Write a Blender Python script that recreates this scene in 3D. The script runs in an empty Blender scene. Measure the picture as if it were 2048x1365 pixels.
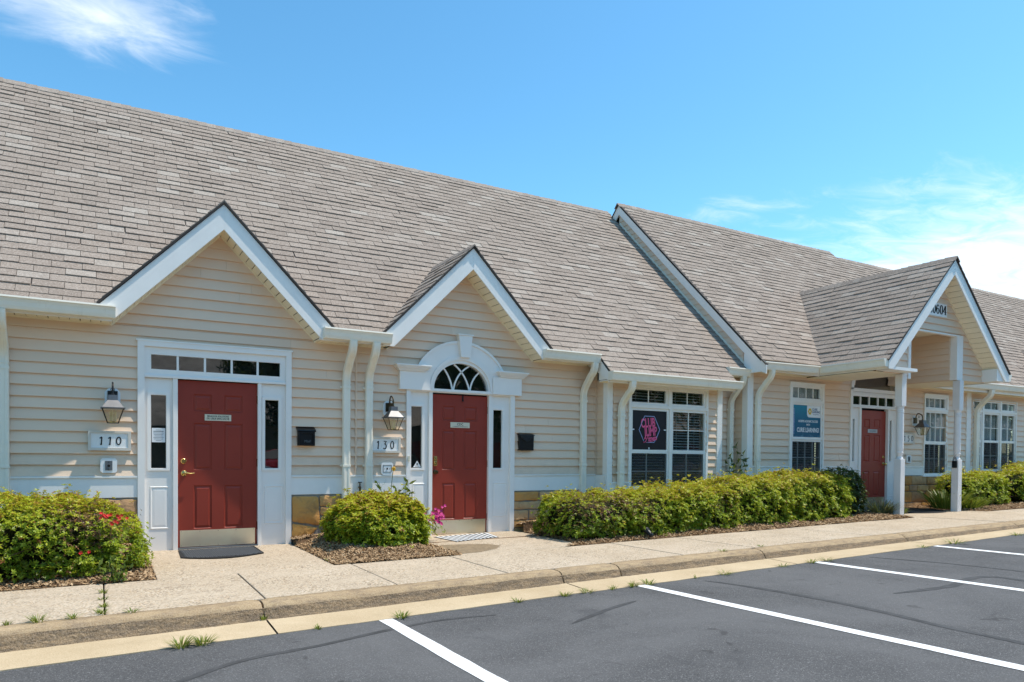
import bpy, math, random
import numpy as np
from mathutils import Vector, Matrix, noise
random.seed(7); RNG = np.random.default_rng(11)
SC = bpy.context.scene; COL = SC.collection

# ------------------------------------------------------------------ camera
CAM = Vector((-0.83771, -9.60442, 1.13850))
RIGHT = Vector((0.86771328, -0.49699793, 0.00816827))
UP = Vector((0.00198281, 0.01989375, 0.99980013))
FWD = Vector((0.49706109, 0.86752366, -0.01824752))
cd = bpy.data.cameras.new('camera'); co = bpy.data.objects.new('camera', cd); COL.objects.link(co)
M = Matrix((( RIGHT.x, UP.x, -FWD.x, CAM.x), (RIGHT.y, UP.y, -FWD.y, CAM.y), (RIGHT.z, UP.z, -FWD.z, CAM.z), (0, 0, 0, 1)))
co.matrix_world = M
cd.sensor_width = 36.0; cd.sensor_fit = 'HORIZONTAL'
cd.lens = 36.0 * 1443.574 / 2048.0
cd.shift_x = 0.0; cd.shift_y = (944.0775 - 682.5) / 2048.0
cd.clip_start = 0.05; cd.clip_end = 2000
SC.camera = co

# ------------------------------------------------------------------ light
SUN = Vector((0.39, -0.155, 1.0)).normalized()
EL = math.asin(SUN.z); AZ = math.atan2(SUN.x, SUN.y)
W = bpy.data.worlds.new('World'); SC.world = W; W.use_nodes = True
sd = bpy.data.lights.new('sun', 'SUN'); so = bpy.data.objects.new('sun', sd); COL.objects.link(so)
sd.energy = 3.0; sd.angle = math.radians(0.53); sd.color = (1.0, 0.925, 0.805)
so.rotation_euler = SUN.to_track_quat('Z', 'Y').to_euler(); so.location = (20, -20, 40)
SC.view_settings.view_transform = 'Standard'; SC.view_settings.look = 'None'
SC.view_settings.gamma = 1.0; SC.view_settings.use_curve_mapping = False
SC.view_settings.exposure = 0.77
try:
    SC.cycles.use_denoising = True
    SC.cycles.max_bounces = 8; SC.cycles.diffuse_bounces = 4; SC.cycles.glossy_bounces = 4
    SC.cycles.transparent_max_bounces = 12; SC.cycles.sample_clamp_indirect = 6
except Exception: pass

class NT:
    """small helper for node trees"""
    def __init__(s, tree): s.t = tree; s.n = tree.nodes; s.l = tree.links
    def new(s, typ, **kw):
        n = s.n.new(typ)
        for k, v in kw.items(): setattr(n, k, v)
        return n
    def link(s, a, b): s.l.new(a, b)
    def math(s, op, a, b=None, c=None, clamp=False):
        n = s.new('ShaderNodeMath', operation=op, use_clamp=clamp)
        for i, v in enumerate((a, b, c)):
            if v is None: continue
            if isinstance(v, (int, float)): n.inputs[i].default_value = v
            else: s.link(v, n.inputs[i])
        return n.outputs[0]
    def vmath(s, op, a, b=None):
        n = s.new('ShaderNodeVectorMath', operation=op)
        for i, v in enumerate((a, b)):
            if v is None: continue
            if isinstance(v, (tuple, list)): n.inputs[i].default_value = v
            else: s.link(v, n.inputs[i])
        return n
    def mix(s, f, a, b, blend='MIX'):
        n = s.new('ShaderNodeMix', data_type='RGBA', blend_type=blend)
        for i, v in ((0, f), (6, a), (7, b)):
            if isinstance(v, (int, float)): n.inputs[i].default_value = v
            elif isinstance(v, (tuple, list)): n.inputs[i].default_value = (*v[:3], 1)
            else: s.link(v, n.inputs[i])
        return n.outputs[2]
    def noise(s, vec, scale, detail=3, rough=0.55, dist=0.0):
        n = s.new('ShaderNodeTexNoise'); n.inputs['Scale'].default_value = scale
        n.inputs['Detail'].default_value = detail; n.inputs['Roughness'].default_value = rough
        n.inputs['Distortion'].default_value = dist
        if vec is not None: s.link(vec, n.inputs['Vector'])
        return n.outputs['Fac']
    def ramp(s, f, stops, interp='LINEAR'):
        n = s.new('ShaderNodeValToRGB'); r = n.color_ramp; r.interpolation = interp
        while len(r.elements) > 1: r.elements.remove(r.elements[-1])
        r.elements[0].position = stops[0][0]; r.elements[0].color = (*stops[0][1], 1)
        for p, c in stops[1:]:
            e = r.elements.new(p); e.color = (*c, 1)
        s.link(f, n.inputs[0]); return n.outputs[0]
    def maprange(s, v, a, b, c=0.0, d=1.0, smooth=True):
        n = s.new('ShaderNodeMapRange', interpolation_type='SMOOTHSTEP' if smooth else 'LINEAR')
        s.link(v, n.inputs[0])
        for i, x in enumerate((a, b, c, d)): n.inputs[i + 1].default_value = x
        return n.outputs[0]

def sky_nodes():
    t = NT(W.node_tree); t.n.clear()
    out = t.new('ShaderNodeOutputWorld'); bg = t.new('ShaderNodeBackground')
    sky = t.new('ShaderNodeTexSky', sky_type='NISHITA', sun_disc=False)
    sky.sun_elevation = EL; sky.sun_rotation = AZ; sky.altitude = 100
    sky.air_density = 1.0; sky.dust_density = 0.6; sky.ozone_density = 2.2
    tc = t.new('ShaderNodeTexCoord'); sp = t.new('ShaderNodeSeparateXYZ'); t.link(tc.outputs['Generated'], sp.inputs[0])
    z = t.math('MAXIMUM', sp.outputs[2], 0.03)
    px = t.math('DIVIDE', sp.outputs[0], z); py = t.math('DIVIDE', sp.outputs[1], z)
    # the clear sky of the photograph is a deep cyan blue
    hs = t.new('ShaderNodeHueSaturation'); hs.inputs['Hue'].default_value = 0.485
    hs.inputs['Saturation'].default_value = 1.12; hs.inputs['Value'].default_value = 1.0
    t.link(sky.outputs[0], hs.inputs['Color'])
    cmb = t.new('ShaderNodeCombineXYZ'); t.link(px, cmb.inputs[0]); t.link(py, cmb.inputs[1])
    vec = cmb.outputs[0]
    mp = t.new('ShaderNodeMapping'); mp.inputs['Rotation'].default_value = (0, 0, math.radians(-28)); mp.inputs['Scale'].default_value = (0.9, 1.6, 1)
    t.link(vec, mp.inputs[0])
    n1 = t.noise(mp.outputs[0], 3.6, 12, 0.64, 0.7)
    n2 = t.noise(vec, 1.3, 6, 0.6, 0.5)
    def blob(cx, cy, rx, ry, ang):
        dx = t.math('SUBTRACT', px, cx); dy = t.math('SUBTRACT', py, cy)
        c, s_ = math.cos(ang), math.sin(ang)
        u = t.math('ADD', t.math('MULTIPLY', dx, c / rx), t.math('MULTIPLY', dy, s_ / rx))
        v = t.math('ADD', t.math('MULTIPLY', dx, -s_ / ry), t.math('MULTIPLY', dy, c / ry))
        r = t.math('SQRT', t.math('ADD', t.math('MULTIPLY', u, u), t.math('MULTIPLY', v, v)))
        return t.maprange(r, 1.15, 0.0)
    A = CLOUD_A; B = CLOUD_B
    ma = blob(*A); mb = blob(*B); mc = blob(*CLOUD_C)
    low = t.maprange(sp.outputs[2], 0.40, 0.10)          # thin bank thickening towards the horizon
    bias = t.math('ADD', t.math('MULTIPLY', ma, 0.62), t.math('ADD', t.math('MULTIPLY', mb, 0.66), t.math('ADD', t.math('MULTIPLY', low, 0.16), t.math('MULTIPLY', mc, 0.3))))
    d = t.math('ADD', t.math('ADD', t.math('MULTIPLY', n1, 0.85), t.math('MULTIPLY', n2, 0.30)), bias)
    cov = t.maprange(d, 0.78, 1.42)
    cov = t.math('MULTIPLY', cov, 0.80)
    nrm = t.vmath('SCALE', hs.outputs[0]); nrm.inputs['Scale'].default_value = 1/4.5
    gm = t.new('ShaderNodeGamma'); gm.inputs['Gamma'].default_value = 1.22; t.link(nrm.outputs[0], gm.inputs['Color'])
    bk = t.vmath('SCALE', gm.outputs[0]); bk.inputs['Scale'].default_value = 4.5
    clear = t.mix(1.0, bk.outputs[0], (0.86, 0.985, 0.95), 'MULTIPLY')
    col = t.mix(cov, clear, (4.9, 5.15, 5.5))
    t.link(col, bg.inputs['Color']); bg.inputs['Strength'].default_value = 0.15
    t.link(bg.outputs[0], out.inputs['Surface'])
def dirp(u, v):
    d = RIGHT * ((u - 1024) / 1443.574) - UP * ((v - 944.08) / 1443.574) + FWD
    return d.x / d.z, d.y / d.z
def blob_from(u0, v0, u1, v1, wid):
    a = dirp(u0, v0); b = dirp(u1, v1); dx, dy = b[0] - a[0], b[1] - a[1]
    return ((a[0] + b[0]) / 2, (a[1] + b[1]) / 2, math.hypot(dx, dy) / 2, wid, math.atan2(dy, dx))
CLOUD_A = blob_from(-330, -190, 520, 150, 0.40)
CLOUD_B = blob_from(1240, 470, 2900, 560, 2.9)
CLOUD_C = blob_from(1300, 430, 1560, 420, 0.30)
sky_nodes()
# ------------------------------------------------------------------ object helpers
WLOC = {}
class MB:
    def __init__(s): s.v = []; s.f = []; s.tone = []; s.ct = 0.5
    def add(s, vs, fs):
        b = len(s.v); s.v += [tuple(p) for p in vs]; s.f += [tuple(b + i for i in f) for f in fs]; s.tone += [s.ct] * len(fs)
    def box(s, x0, x1, y0, y1, z0, z1):
        if x0 > x1: x0, x1 = x1, x0
        if y0 > y1: y0, y1 = y1, y0
        if z0 > z1: z0, z1 = z1, z0
        s.add([(x0,y0,z0),(x1,y0,z0),(x1,y1,z0),(x0,y1,z0),(x0,y0,z1),(x1,y0,z1),(x1,y1,z1),(x0,y1,z1)],
              [(0,3,2,1),(4,5,6,7),(0,1,5,4),(1,2,6,5),(2,3,7,6),(3,0,4,7)])
        return s
    def hexa(s, p):      # 8 points, bottom 4 then top 4
        s.add(p, [(0,3,2,1),(4,5,6,7),(0,1,5,4),(1,2,6,5),(2,3,7,6),(3,0,4,7)]); return s
    def prism_y(s, poly, y0, y1):   # (x,z) outline, extruded along y
        n = len(poly); a = [(x, y0, z) for x, z in poly] + [(x, y1, z) for x, z in poly]
        s.add(a, [tuple(range(n)), tuple(range(2*n-1, n-1, -1))] + [(i, i+n, (i+1)%n+n, (i+1)%n) for i in range(n)]); return s
    def prism_x(s, poly, x0, x1):   # (y,z) outline, extruded along x
        n = len(poly); a = [(x0, y, z) for y, z in poly] + [(x1, y, z) for y, z in poly]
        s.add(a, [tuple(range(n)), tuple(range(2*n-1, n-1, -1))] + [(i, i+n, (i+1)%n+n, (i+1)%n) for i in range(n)]); return s
    def prism_z(s, poly, z0, z1):   # (x,y) outline
        n = len(poly); zz0 = z0 if callable(z0) else (lambda x, y: z0); zz1 = z1 if callable(z1) else (lambda x, y: z1)
        a = [(x, y, zz0(x, y)) for x, y in poly] + [(x, y, zz1(x, y)) for x, y in poly]
        s.add(a, [tuple(range(n-1, -1, -1)), tuple(range(n, 2*n))] + [(i, (i+1)%n, (i+1)%n+n, i+n) for i in range(n)]); return s
    def tube(s, pts, r, seg=8, r2=None):
        pts = [Vector(p) for p in pts]; n = len(pts); rings = []
        for i, p in enumerate(pts):
            d = (pts[min(i+1, n-1)] - pts[max(i-1, 0)]).normalized()
            a = d.cross(Vector((0.31, 0.2, 0.93))); a = a.normalized() if a.length > 1e-3 else Vector((1, 0, 0)); b = d.cross(a)
            rr = r if r2 is None else r + (r2 - r) * i / max(1, n-1)
            if isinstance(r, (list, tuple)): rr = r[i]
            rings.append([p + a*math.cos(t)*rr + b*math.sin(t)*rr for t in [2*math.pi*k/seg for k in range(seg)]])
        vs = [q for R in rings for q in R]; fs = []
        for i in range(n-1):
            for k in range(seg):
                fs.append((i*seg+k, i*seg+(k+1)%seg, (i+1)*seg+(k+1)%seg, (i+1)*seg+k))
        fs.append(tuple(range(seg-1, -1, -1))); fs.append(tuple((n-1)*seg+k for k in range(seg)))
        s.add(vs, fs); return s
    def lathe(s, c, prof, seg=20, axis='z'):
        vs = []; n = len(prof)
        for r, h in prof:
            for k in range(seg):
                t = 2*math.pi*k/seg; a, b = math.cos(t)*r, math.sin(t)*r
                if axis == 'z': vs.append((c[0]+a, c[1]+b, c[2]+h))
                else: vs.append((c[0]+a, c[1]-h, c[2]+b))
        fs = [(i*seg+k, i*seg+(k+1)%seg, (i+1)*seg+(k+1)%seg, (i+1)*seg+k) for i in range(n-1) for k in range(seg)]
        fs.append(tuple(range(seg-1, -1, -1))); fs.append(tuple((n-1)*seg+k for k in range(seg)))
        s.add(vs, fs); return s
    def mesh(s, name, mat, tone=False):
        m = bpy.data.meshes.new(name); m.from_pydata(s.v, [], s.f); m.validate(); 
        if mat is not None: m.materials.append(mat)
        if tone and len(s.tone) == len(m.polygons):
            at = m.attributes.new('tone', 'FLOAT', 'FACE'); at.data.foreach_set('value', np.array(s.tone, dtype=np.float32))
        return m
def link(name, data, parent=None, matrix=None):
    o = bpy.data.objects.new(name, data); COL.objects.link(o)
    pl = Vector((0, 0, 0))
    if parent is not None:
        o.parent = parent; pl = WLOC.get(parent.name, Vector((0, 0, 0)))
    if matrix is None:
        o.location = -pl; WLOC[o.name] = Vector((0, 0, 0))
    else:
        mm = matrix.copy(); mm.translation = mm.translation - pl; o.matrix_local = mm; WLOC[o.name] = matrix.translation.copy()
    return o
def obj(name, mb, mat, parent=None, bevel=0.0, smooth=False, tone=False, kind=None):
    m = mb.mesh(name, mat, tone); o = link(name, m, parent)
    if bevel:
        b = o.modifiers.new('bevel', 'BEVEL'); b.width = bevel; b.segments = 2; b.limit_method = 'ANGLE'; b.angle_limit = math.radians(40)
    if smooth:
        for p in m.polygons: p.use_smooth = True
    if kind: o['kind'] = kind
    return o
def smooth_by_angle(o, ang=35):
    m = o.data
    for p in m.polygons: p.use_smooth = True
    try: m.set_sharp_from_angle(angle=math.radians(ang))
    except Exception: pass
def tag(o, label, cat, group=None):
    o['label'] = label; o['category'] = cat
    if group: o['group'] = group
    return o
def thing(name, label, cat, loc=(0, 0, 0), group=None):
    o = bpy.data.objects.new(name, None); COL.objects.link(o); o.location = loc; o.empty_display_size = 0.2
    WLOC[o.name] = Vector(loc); return tag(o, label, cat, group)
def struct(name, mb, mat, tone=False):
    o = obj(name, mb, mat, None, tone=tone); o['kind'] = 'structure'; return o

# 2-D convex polygon clipping
def clip(poly, a, b, c):          # keep a*x + b*y <= c
    out = []; n = len(poly)
    for i in range(n):
        p, q = poly[i], poly[(i+1) % n]; dp = a*p[0]+b*p[1]-c; dq = a*q[0]+b*q[1]-c
        if dp <= 1e-9: out.append(p)
        if (dp < -1e-9 and dq > 1e-9) or (dp > 1e-9 and dq < -1e-9):
            t = dp/(dp-dq); out.append((p[0]+(q[0]-p[0])*t, p[1]+(q[1]-p[1])*t))
    return out
def area(p): return 0.5*sum(p[i][0]*p[(i+1)%len(p)][1]-p[(i+1)%len(p)][0]*p[i][1] for i in range(len(p))) if len(p) > 2 else 0
def edges_of(conv):
    if area(conv) < 0: conv = conv[::-1]
    out = []
    for i in range(len(conv)):
        p, q = conv[i], conv[(i+1) % len(conv)]
        a, b = q[1]-p[1], -(q[0]-p[0]); out.append((a, b, a*p[0]+b*p[1]))     # inside: a x + b y <= c
    return out
def inter(poly, conv):
    for a, b, c in edges_of(conv):
        poly = clip(poly, a, b, c)
        if len(poly) < 3: return []
    return poly
def subtract(polys, conv):
    res = []; es = edges_of(conv)
    for p in polys:
        rest = p
        for a, b, c in es:
            o = clip(rest, -a, -b, -c)
            if len(o) > 2 and abs(area(o)) > 1e-5: res.append(o)
            rest = clip(rest, a, b, c)
            if len(rest) < 3: break
    return res

# ------------------------------------------------------------------ materials
def srgb(r, g, b):
    f = lambda c: ((c/255)/12.92 if c/255 <= 0.04045 else ((c/255+0.055)/1.055)**2.4)
    return (f(r), f(g), f(b))
def mat(name, build):
    m = bpy.data.materials.new(name); m.use_nodes = True; t = NT(m.node_tree); t.n.clear()
    out = t.new('ShaderNodeOutputMaterial'); build(t, out); return m
def principled(t, out, col, rough=0.6, metal=0.0, spec=0.4, bump=None, bstr=0.2, bdist=0.01):
    p = t.new('ShaderNodeBsdfPrincipled'); p.inputs['Metallic'].default_value = metal
    p.inputs['Specular IOR Level'].default_value = spec
    if isinstance(col, (tuple, list)): p.inputs['Base Color'].default_value = (*col, 1)
    else: t.link(col, p.inputs['Base Color'])
    if isinstance(rough, (int, float)): p.inputs['Roughness'].default_value = rough
    else: t.link(rough, p.inputs['Roughness'])
    if bump is not None:
        b = t.new('ShaderNodeBump'); b.inputs['Strength'].default_value = bstr; b.inputs['Distance'].default_value = bdist
        t.link(bump, b.inputs['Height']); t.link(b.outputs[0], p.inputs['Normal'])
    t.link(p.outputs[0], out.inputs['Surface']); return p
def pos(t): return t.new('ShaderNodeNewGeometry').outputs['Position']
def oinfo(t): return t.new('ShaderNodeObjectInfo').outputs['Random']
def attr(t, n='tone'): return t.new('ShaderNodeAttribute', attribute_name=n).outputs['Fac']

def simple(name, col, rough=0.5, metal=0.0, spec=0.4, var=0.06, scale=3.0, grime=0.0, gcol=(0.25, 0.2, 0.13)):
    def b(t, out):
        P = pos(t); n = t.noise(P, scale, 5, 0.6); fine = t.noise(P, 90, 2, 0.5)
        lo = tuple(c*(1-var*1.6) for c in col); hi = tuple(min(0.9, c*(1+var)) for c in col)
        c = t.ramp(n, [(0.28, lo), (0.72, hi)])
        if grime:
            mp = t.new('ShaderNodeMapping'); mp.inputs['Scale'].default_value = (7, 7, 1.2); t.link(P, mp.inputs[0])
            g = t.maprange(t.noise(mp.outputs[0], 1.5, 6, 0.7), 0.55, 0.85); c = t.mix(t.math('MULTIPLY', g, grime), c, gcol)
        principled(t, out, c, rough, metal, spec, fine, 0.06, 0.004)
    return mat(name, b)
M_WHITE = simple('white_trim', (0.86, 0.83, 0.785), 0.45, var=0.03, grime=0.18, gcol=(0.5, 0.45, 0.36))
M_GUT = simple('white_gutter', (0.86, 0.80, 0.68), 0.38, var=0.04, grime=0.45, gcol=(0.45, 0.36, 0.22))
M_DOORW = simple('white_door_surround', (0.86, 0.815, 0.765), 0.4, var=0.02, grime=0.05)
M_RED = simple('red_door_paint', (0.275, 0.038, 0.022), 0.42, spec=0.3, var=0.06, scale=2.0)
M_BLACK = simple('black_metal', (0.012, 0.012, 0.013), 0.35, 0.3)
M_RUBBER = simple('black_rubber', (0.018, 0.018, 0.019), 0.8)
M_BRASS = simple('brass', (0.62, 0.44, 0.16), 0.22, 1.0, var=0.12)
M_BRONZE = simple('bronze', (0.10, 0.065, 0.035), 0.3, 1.0, var=0.2)
M_STEEL = simple('pewter', (0.16, 0.16, 0.165), 0.5, 0.8, var=0.2)
M_PLATE = simple('brushed_kick_plate', (0.93, 0.82, 0.65), 0.34, 1.0, var=0.06)
M_DARK = simple('painted_unlit_interior', (0.016, 0.016, 0.017), 0.9)  # near-black colour stands in for the darkness of unlit interiors
M_CREAM = simple('cream_plastic', (0.72, 0.68, 0.58), 0.5, var=0.03)
M_GREYP = simple('grey_plastic', (0.12, 0.13, 0.14), 0.45)
M_IVORY = simple('engraved_plate', (0.66, 0.61, 0.47), 0.4, var=0.03)
M_SIGNW = simple('sign_face', (0.82, 0.82, 0.81), 0.25, var=0.02)
M_FRAMEB = simple('sign_frame', (0.66, 0.60, 0.52), 0.45, var=0.03)
M_INK = simple('dark_ink', (0.02, 0.02, 0.02), 0.5)
M_PAPER = simple('paper', (0.78, 0.79, 0.80), 0.7)
M_POSTER = simple('black_poster', (0.012, 0.010, 0.014), 0.35)
M_PINK = simple('pink_print', (0.86, 0.11, 0.27), 0.5)
M_LILAC = simple('pale_blue_print', (0.34, 0.40, 0.68), 0.5)
M_TXTW = simple('white_print', (0.82, 0.84, 0.86), 0.5)
M_GOLD = simple('yellow_print', (0.75, 0.50, 0.05), 0.5)
M_NAVY = simple('navy_print', (0.02, 0.06, 0.16), 0.5)
M_LEADSIL = simple('silver_plate', (0.45, 0.44, 0.46), 0.4, 0.6)
M_REDPET = simple('red_petal', (0.56, 0.012, 0.010), 0.6, var=0.2, scale=40)
M_PINKPET = simple('magenta_petal', (0.55, 0.025, 0.20), 0.6, var=0.2, scale=40)
M_YELPET = simple('yellow_petal', (0.75, 0.42, 0.02), 0.6, var=0.2, scale=40)
M_STEM = simple('green_stem', (0.07, 0.10, 0.03), 0.7)
M_TWIG = simple('brown_twig', (0.09, 0.06, 0.04), 0.9, var=0.3, scale=30)
M_BLIND = simple('window_blind', (0.62, 0.62, 0.60), 0.55, var=0.03)
M_CURT = simple('pale_curtain', (0.78, 0.79, 0.79), 0.8, var=0.08, scale=9)
M_SCREEN = simple('insect_screen', (0.10, 0.105, 0.11), 0.8, var=0.1)
def b_screen(t, out):
    d = t.new('ShaderNodeBsdfDiffuse'); d.inputs['Color'].default_value = (0.06, 0.062, 0.065, 1)
    tr = t.new('ShaderNodeBsdfTransparent'); m = t.new('ShaderNodeMixShader'); m.inputs[0].default_value = 0.52
    t.link(tr.outputs[0], m.inputs[1]); t.link(d.outputs[0], m.inputs[2]); t.link(m.outputs[0], out.inputs['Surface'])
M_MESH = mat('fine_insect_mesh', b_screen)
M_BULB = simple('candle_sleeve', (0.75, 0.62, 0.35), 0.4)

def b_siding(base):
    def b(t, out):
        P = pos(t); r = oinfo(t)
        c = t.ramp(r, [(0.0, tuple(x*0.95 for x in base)), (0.5, base), (1.0, tuple(x*1.03 for x in base))])
        n = t.noise(P, 1.3, 5, 0.6); c = t.mix(t.maprange(n, 0.45, 0.8, 0, 0.16), c, tuple(x*0.72 for x in base))
        mp = t.new('ShaderNodeMapping'); mp.inputs['Scale'].default_value = (5, 5, 60); t.link(P, mp.inputs[0])
        g = t.noise(mp.outputs[0], 4, 4, 0.6)
        sz = t.new('ShaderNodeSeparateXYZ'); t.link(P, sz.inputs[0]); spl = t.math('MULTIPLY', t.maprange(sz.outputs[2], 1.35, 0.85), t.maprange(t.noise(P, 5, 5, 0.7), 0.42, 0.7)); c = t.mix(t.math('MULTIPLY', spl, 0.22), c, (0.42, 0.32, 0.21))
        principled(t, out, c, 0.5, 0, 0.35, g, 0.10, 0.004)
    return b
M_SIDE = mat('cream_vinyl_siding', b_siding((0.788, 0.598, 0.444)))
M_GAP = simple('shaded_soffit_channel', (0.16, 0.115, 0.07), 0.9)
M_SOFF = mat('cream_soffit', b_siding((0.88, 0.78, 0.59)))

def b_shingle(t, out):
    P = pos(t); tn = attr(t)
    c = t.ramp(tn, [(0.0, (0.185, 0.145, 0.118)), (0.30, (0.255, 0.203, 0.165)), (0.62, (0.305, 0.247, 0.203)), (0.84, (0.36, 0.30, 0.252)), (1.0, (0.46, 0.42, 0.365))])
    big = t.noise(P, 0.9, 4, 0.6); c = t.mix(t.maprange(big, 0.4, 0.75, 0, 0.22), c, (0.20, 0.17, 0.15))
    g = t.noise(P, 170, 2, 0.6); g2 = t.noise(P, 45, 3, 0.7)
    mp = t.new('ShaderNodeMapping'); mp.inputs['Scale'].default_value = (2.6, .35, .35); t.link(P, mp.inputs[0])
    c = t.mix(t.maprange(t.noise(mp.outputs[0], 1.6, 6, 0.65), 0.5, 0.8, 0, 0.35), c, (0.17, 0.14, 0.115))
    c = t.mix(0.58, c, t.ramp(t.math('ADD', t.math('MULTIPLY', g, 0.55), t.math('MULTIPLY', g2, 0.45)), [(0.32, (0.09, 0.07, 0.058)), (0.48, (0.265, 0.213, 0.176)), (0.66, (0.60, 0.52, 0.45))]))
    principled(t, out, c, 0.92, 0, 0.15, g, 0.5, 0.006)
M_SHING = mat('weathered_shingle', b_shingle)
M_EDGE = simple('dark_drip_edge', (0.045, 0.038, 0.034), 0.8)

def b_stone(t, out):
    P = pos(t); r = oinfo(t)
    c = t.ramp(r, [(0.0, (0.52, 0.24, 0.07)), (0.3, (0.70, 0.38, 0.11)), (0.55, (0.46, 0.25, 0.13)), (0.8, (0.66, 0.43, 0.21)), (1.0, (0.60, 0.31, 0.08))])
    n = t.noise(P, 7, 6, 0.65, 0.6); c = t.mix(t.maprange(n, 0.42, 0.78, 0, 0.6), c, (0.24, 0.15, 0.085))
    n2 = t.noise(P, 22, 4, 0.6); c = t.mix(t.maprange(n2, 0.55, 0.8, 0, 0.5), c, (0.45, 0.33, 0.20))
    principled(t, out, c, 0.85, 0, 0.2, n2, 0.5, 0.02)
M_STONE = mat('tan_fieldstone', b_stone)
M_MORTAR = simple('grey_mortar', (0.30, 0.275, 0.24), 0.95, var=0.2, scale=14)

def b_walk(t, out):
    P = pos(t); n = t.noise(P, 1.1, 5, 0.6)
    c = t.ramp(n, [(0.3, (0.40, 0.31, 0.215)), (0.7, (0.53, 0.43, 0.32))])
    r = oinfo(t); c = t.mix(t.math('MULTIPLY', r, 0.22), c, (0.46, 0.40, 0.33))
    v = t.new('ShaderNodeTexVoronoi'); v.inputs['Scale'].default_value = 82; t.link(P, v.inputs['Vector'])
    sp = t.new('ShaderNodeSeparateColor'); t.link(v.outputs['Color'], sp.inputs[0])
    ag = t.ramp(sp.outputs[0], [(0.0, (0.07, 0.05, 0.035)), (0.17, (0.24, 0.18, 0.12)), (0.26, (0.48, 0.39, 0.285)), (0.7, (0.62, 0.53, 0.41)), (0.86, (0.46, 0.32, 0.19)), (1.0, (0.78, 0.74, 0.66))], 'CONSTANT')
    m2 = t.noise(P, 3.2, 4, 0.6); f = t.maprange(m2, 0.3, 0.72, 0.20, 0.70)
    c = t.mix(f, c, ag)
    st = t.maprange(t.noise(P, 2.3, 6, 0.7), 0.52, 0.78); c = t.mix(t.math('MULTIPLY', st, 0.45), c, (0.22, 0.17, 0.12))
    principled(t, out, c, 0.9, 0, 0.2, sp.outputs[1], 0.35, 0.006)
M_WALK = mat('exposed_aggregate_concrete', b_walk)
def b_kerb(t, out):
    P = pos(t); nz = t.new('ShaderNodeNewGeometry'); sp = t.new('ShaderNodeSeparateXYZ'); t.link(nz.outputs['True Normal'], sp.inputs[0])
    n = t.noise(P, 2.1, 6, 0.65); c = t.ramp(n, [(0.3, (0.31, 0.205, 0.105)), (0.72, (0.48, 0.345, 0.19))])
    mp = t.new('ShaderNodeMapping'); mp.inputs['Scale'].default_value = (2.2, 5, 9); t.link(P, mp.inputs[0])
    s = t.maprange(t.noise(mp.outputs[0], 3.0, 8, 0.72), 0.42, 0.70)
    c = t.mix(t.math('MULTIPLY', s, KERB_STAIN(t)), c, (0.15, 0.10, 0.06))
    f = t.noise(P, 130, 2, 0.6); c = t.mix(0.28, c, t.ramp(f, [(0.35, (0.13, 0.10, 0.07)), (0.65, (0.62, 0.52, 0.40))]))
    pit = t.noise(P, 34, 3, 0.6)
    principled(t, out, c, 0.92, 0, 0.15, pit, 0.6, 0.012)
KERB_STAIN = lambda t: 0.85
M_KERB = mat('stained_kerb_concrete', b_kerb)
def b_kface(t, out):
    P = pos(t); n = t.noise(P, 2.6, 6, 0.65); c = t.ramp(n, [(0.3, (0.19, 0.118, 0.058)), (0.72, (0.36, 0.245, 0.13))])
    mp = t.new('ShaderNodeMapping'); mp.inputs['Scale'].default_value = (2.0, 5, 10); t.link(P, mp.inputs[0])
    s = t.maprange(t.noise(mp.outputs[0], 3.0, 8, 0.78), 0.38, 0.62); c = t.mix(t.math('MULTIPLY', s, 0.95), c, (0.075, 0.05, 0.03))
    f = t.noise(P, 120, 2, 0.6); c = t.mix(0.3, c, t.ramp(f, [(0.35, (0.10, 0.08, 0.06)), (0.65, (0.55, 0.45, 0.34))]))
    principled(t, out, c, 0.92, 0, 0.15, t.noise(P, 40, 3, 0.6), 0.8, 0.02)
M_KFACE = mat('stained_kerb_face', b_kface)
def b_pan(t, out):
    P = pos(t); n = t.noise(P, 1.6, 6, 0.65); c = t.ramp(n, [(0.3, (0.42, 0.305, 0.17)), (0.7, (0.56, 0.43, 0.27))])
    s = t.maprange(t.noise(P, 4.0, 6, 0.7), 0.55, 0.78); c = t.mix(t.math('MULTIPLY', s, 0.6), c, (0.26, 0.185, 0.11))
    f = t.noise(P, 130, 2, 0.6); c = t.mix(0.25, c, t.ramp(f, [(0.35, (0.25, 0.20, 0.14)), (0.65, (0.70, 0.60, 0.46))]))
    principled(t, out, c, 0.92, 0, 0.15, f, 0.3, 0.006)
M_PAN = mat('gutter_pan_concrete', b_pan)
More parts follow.
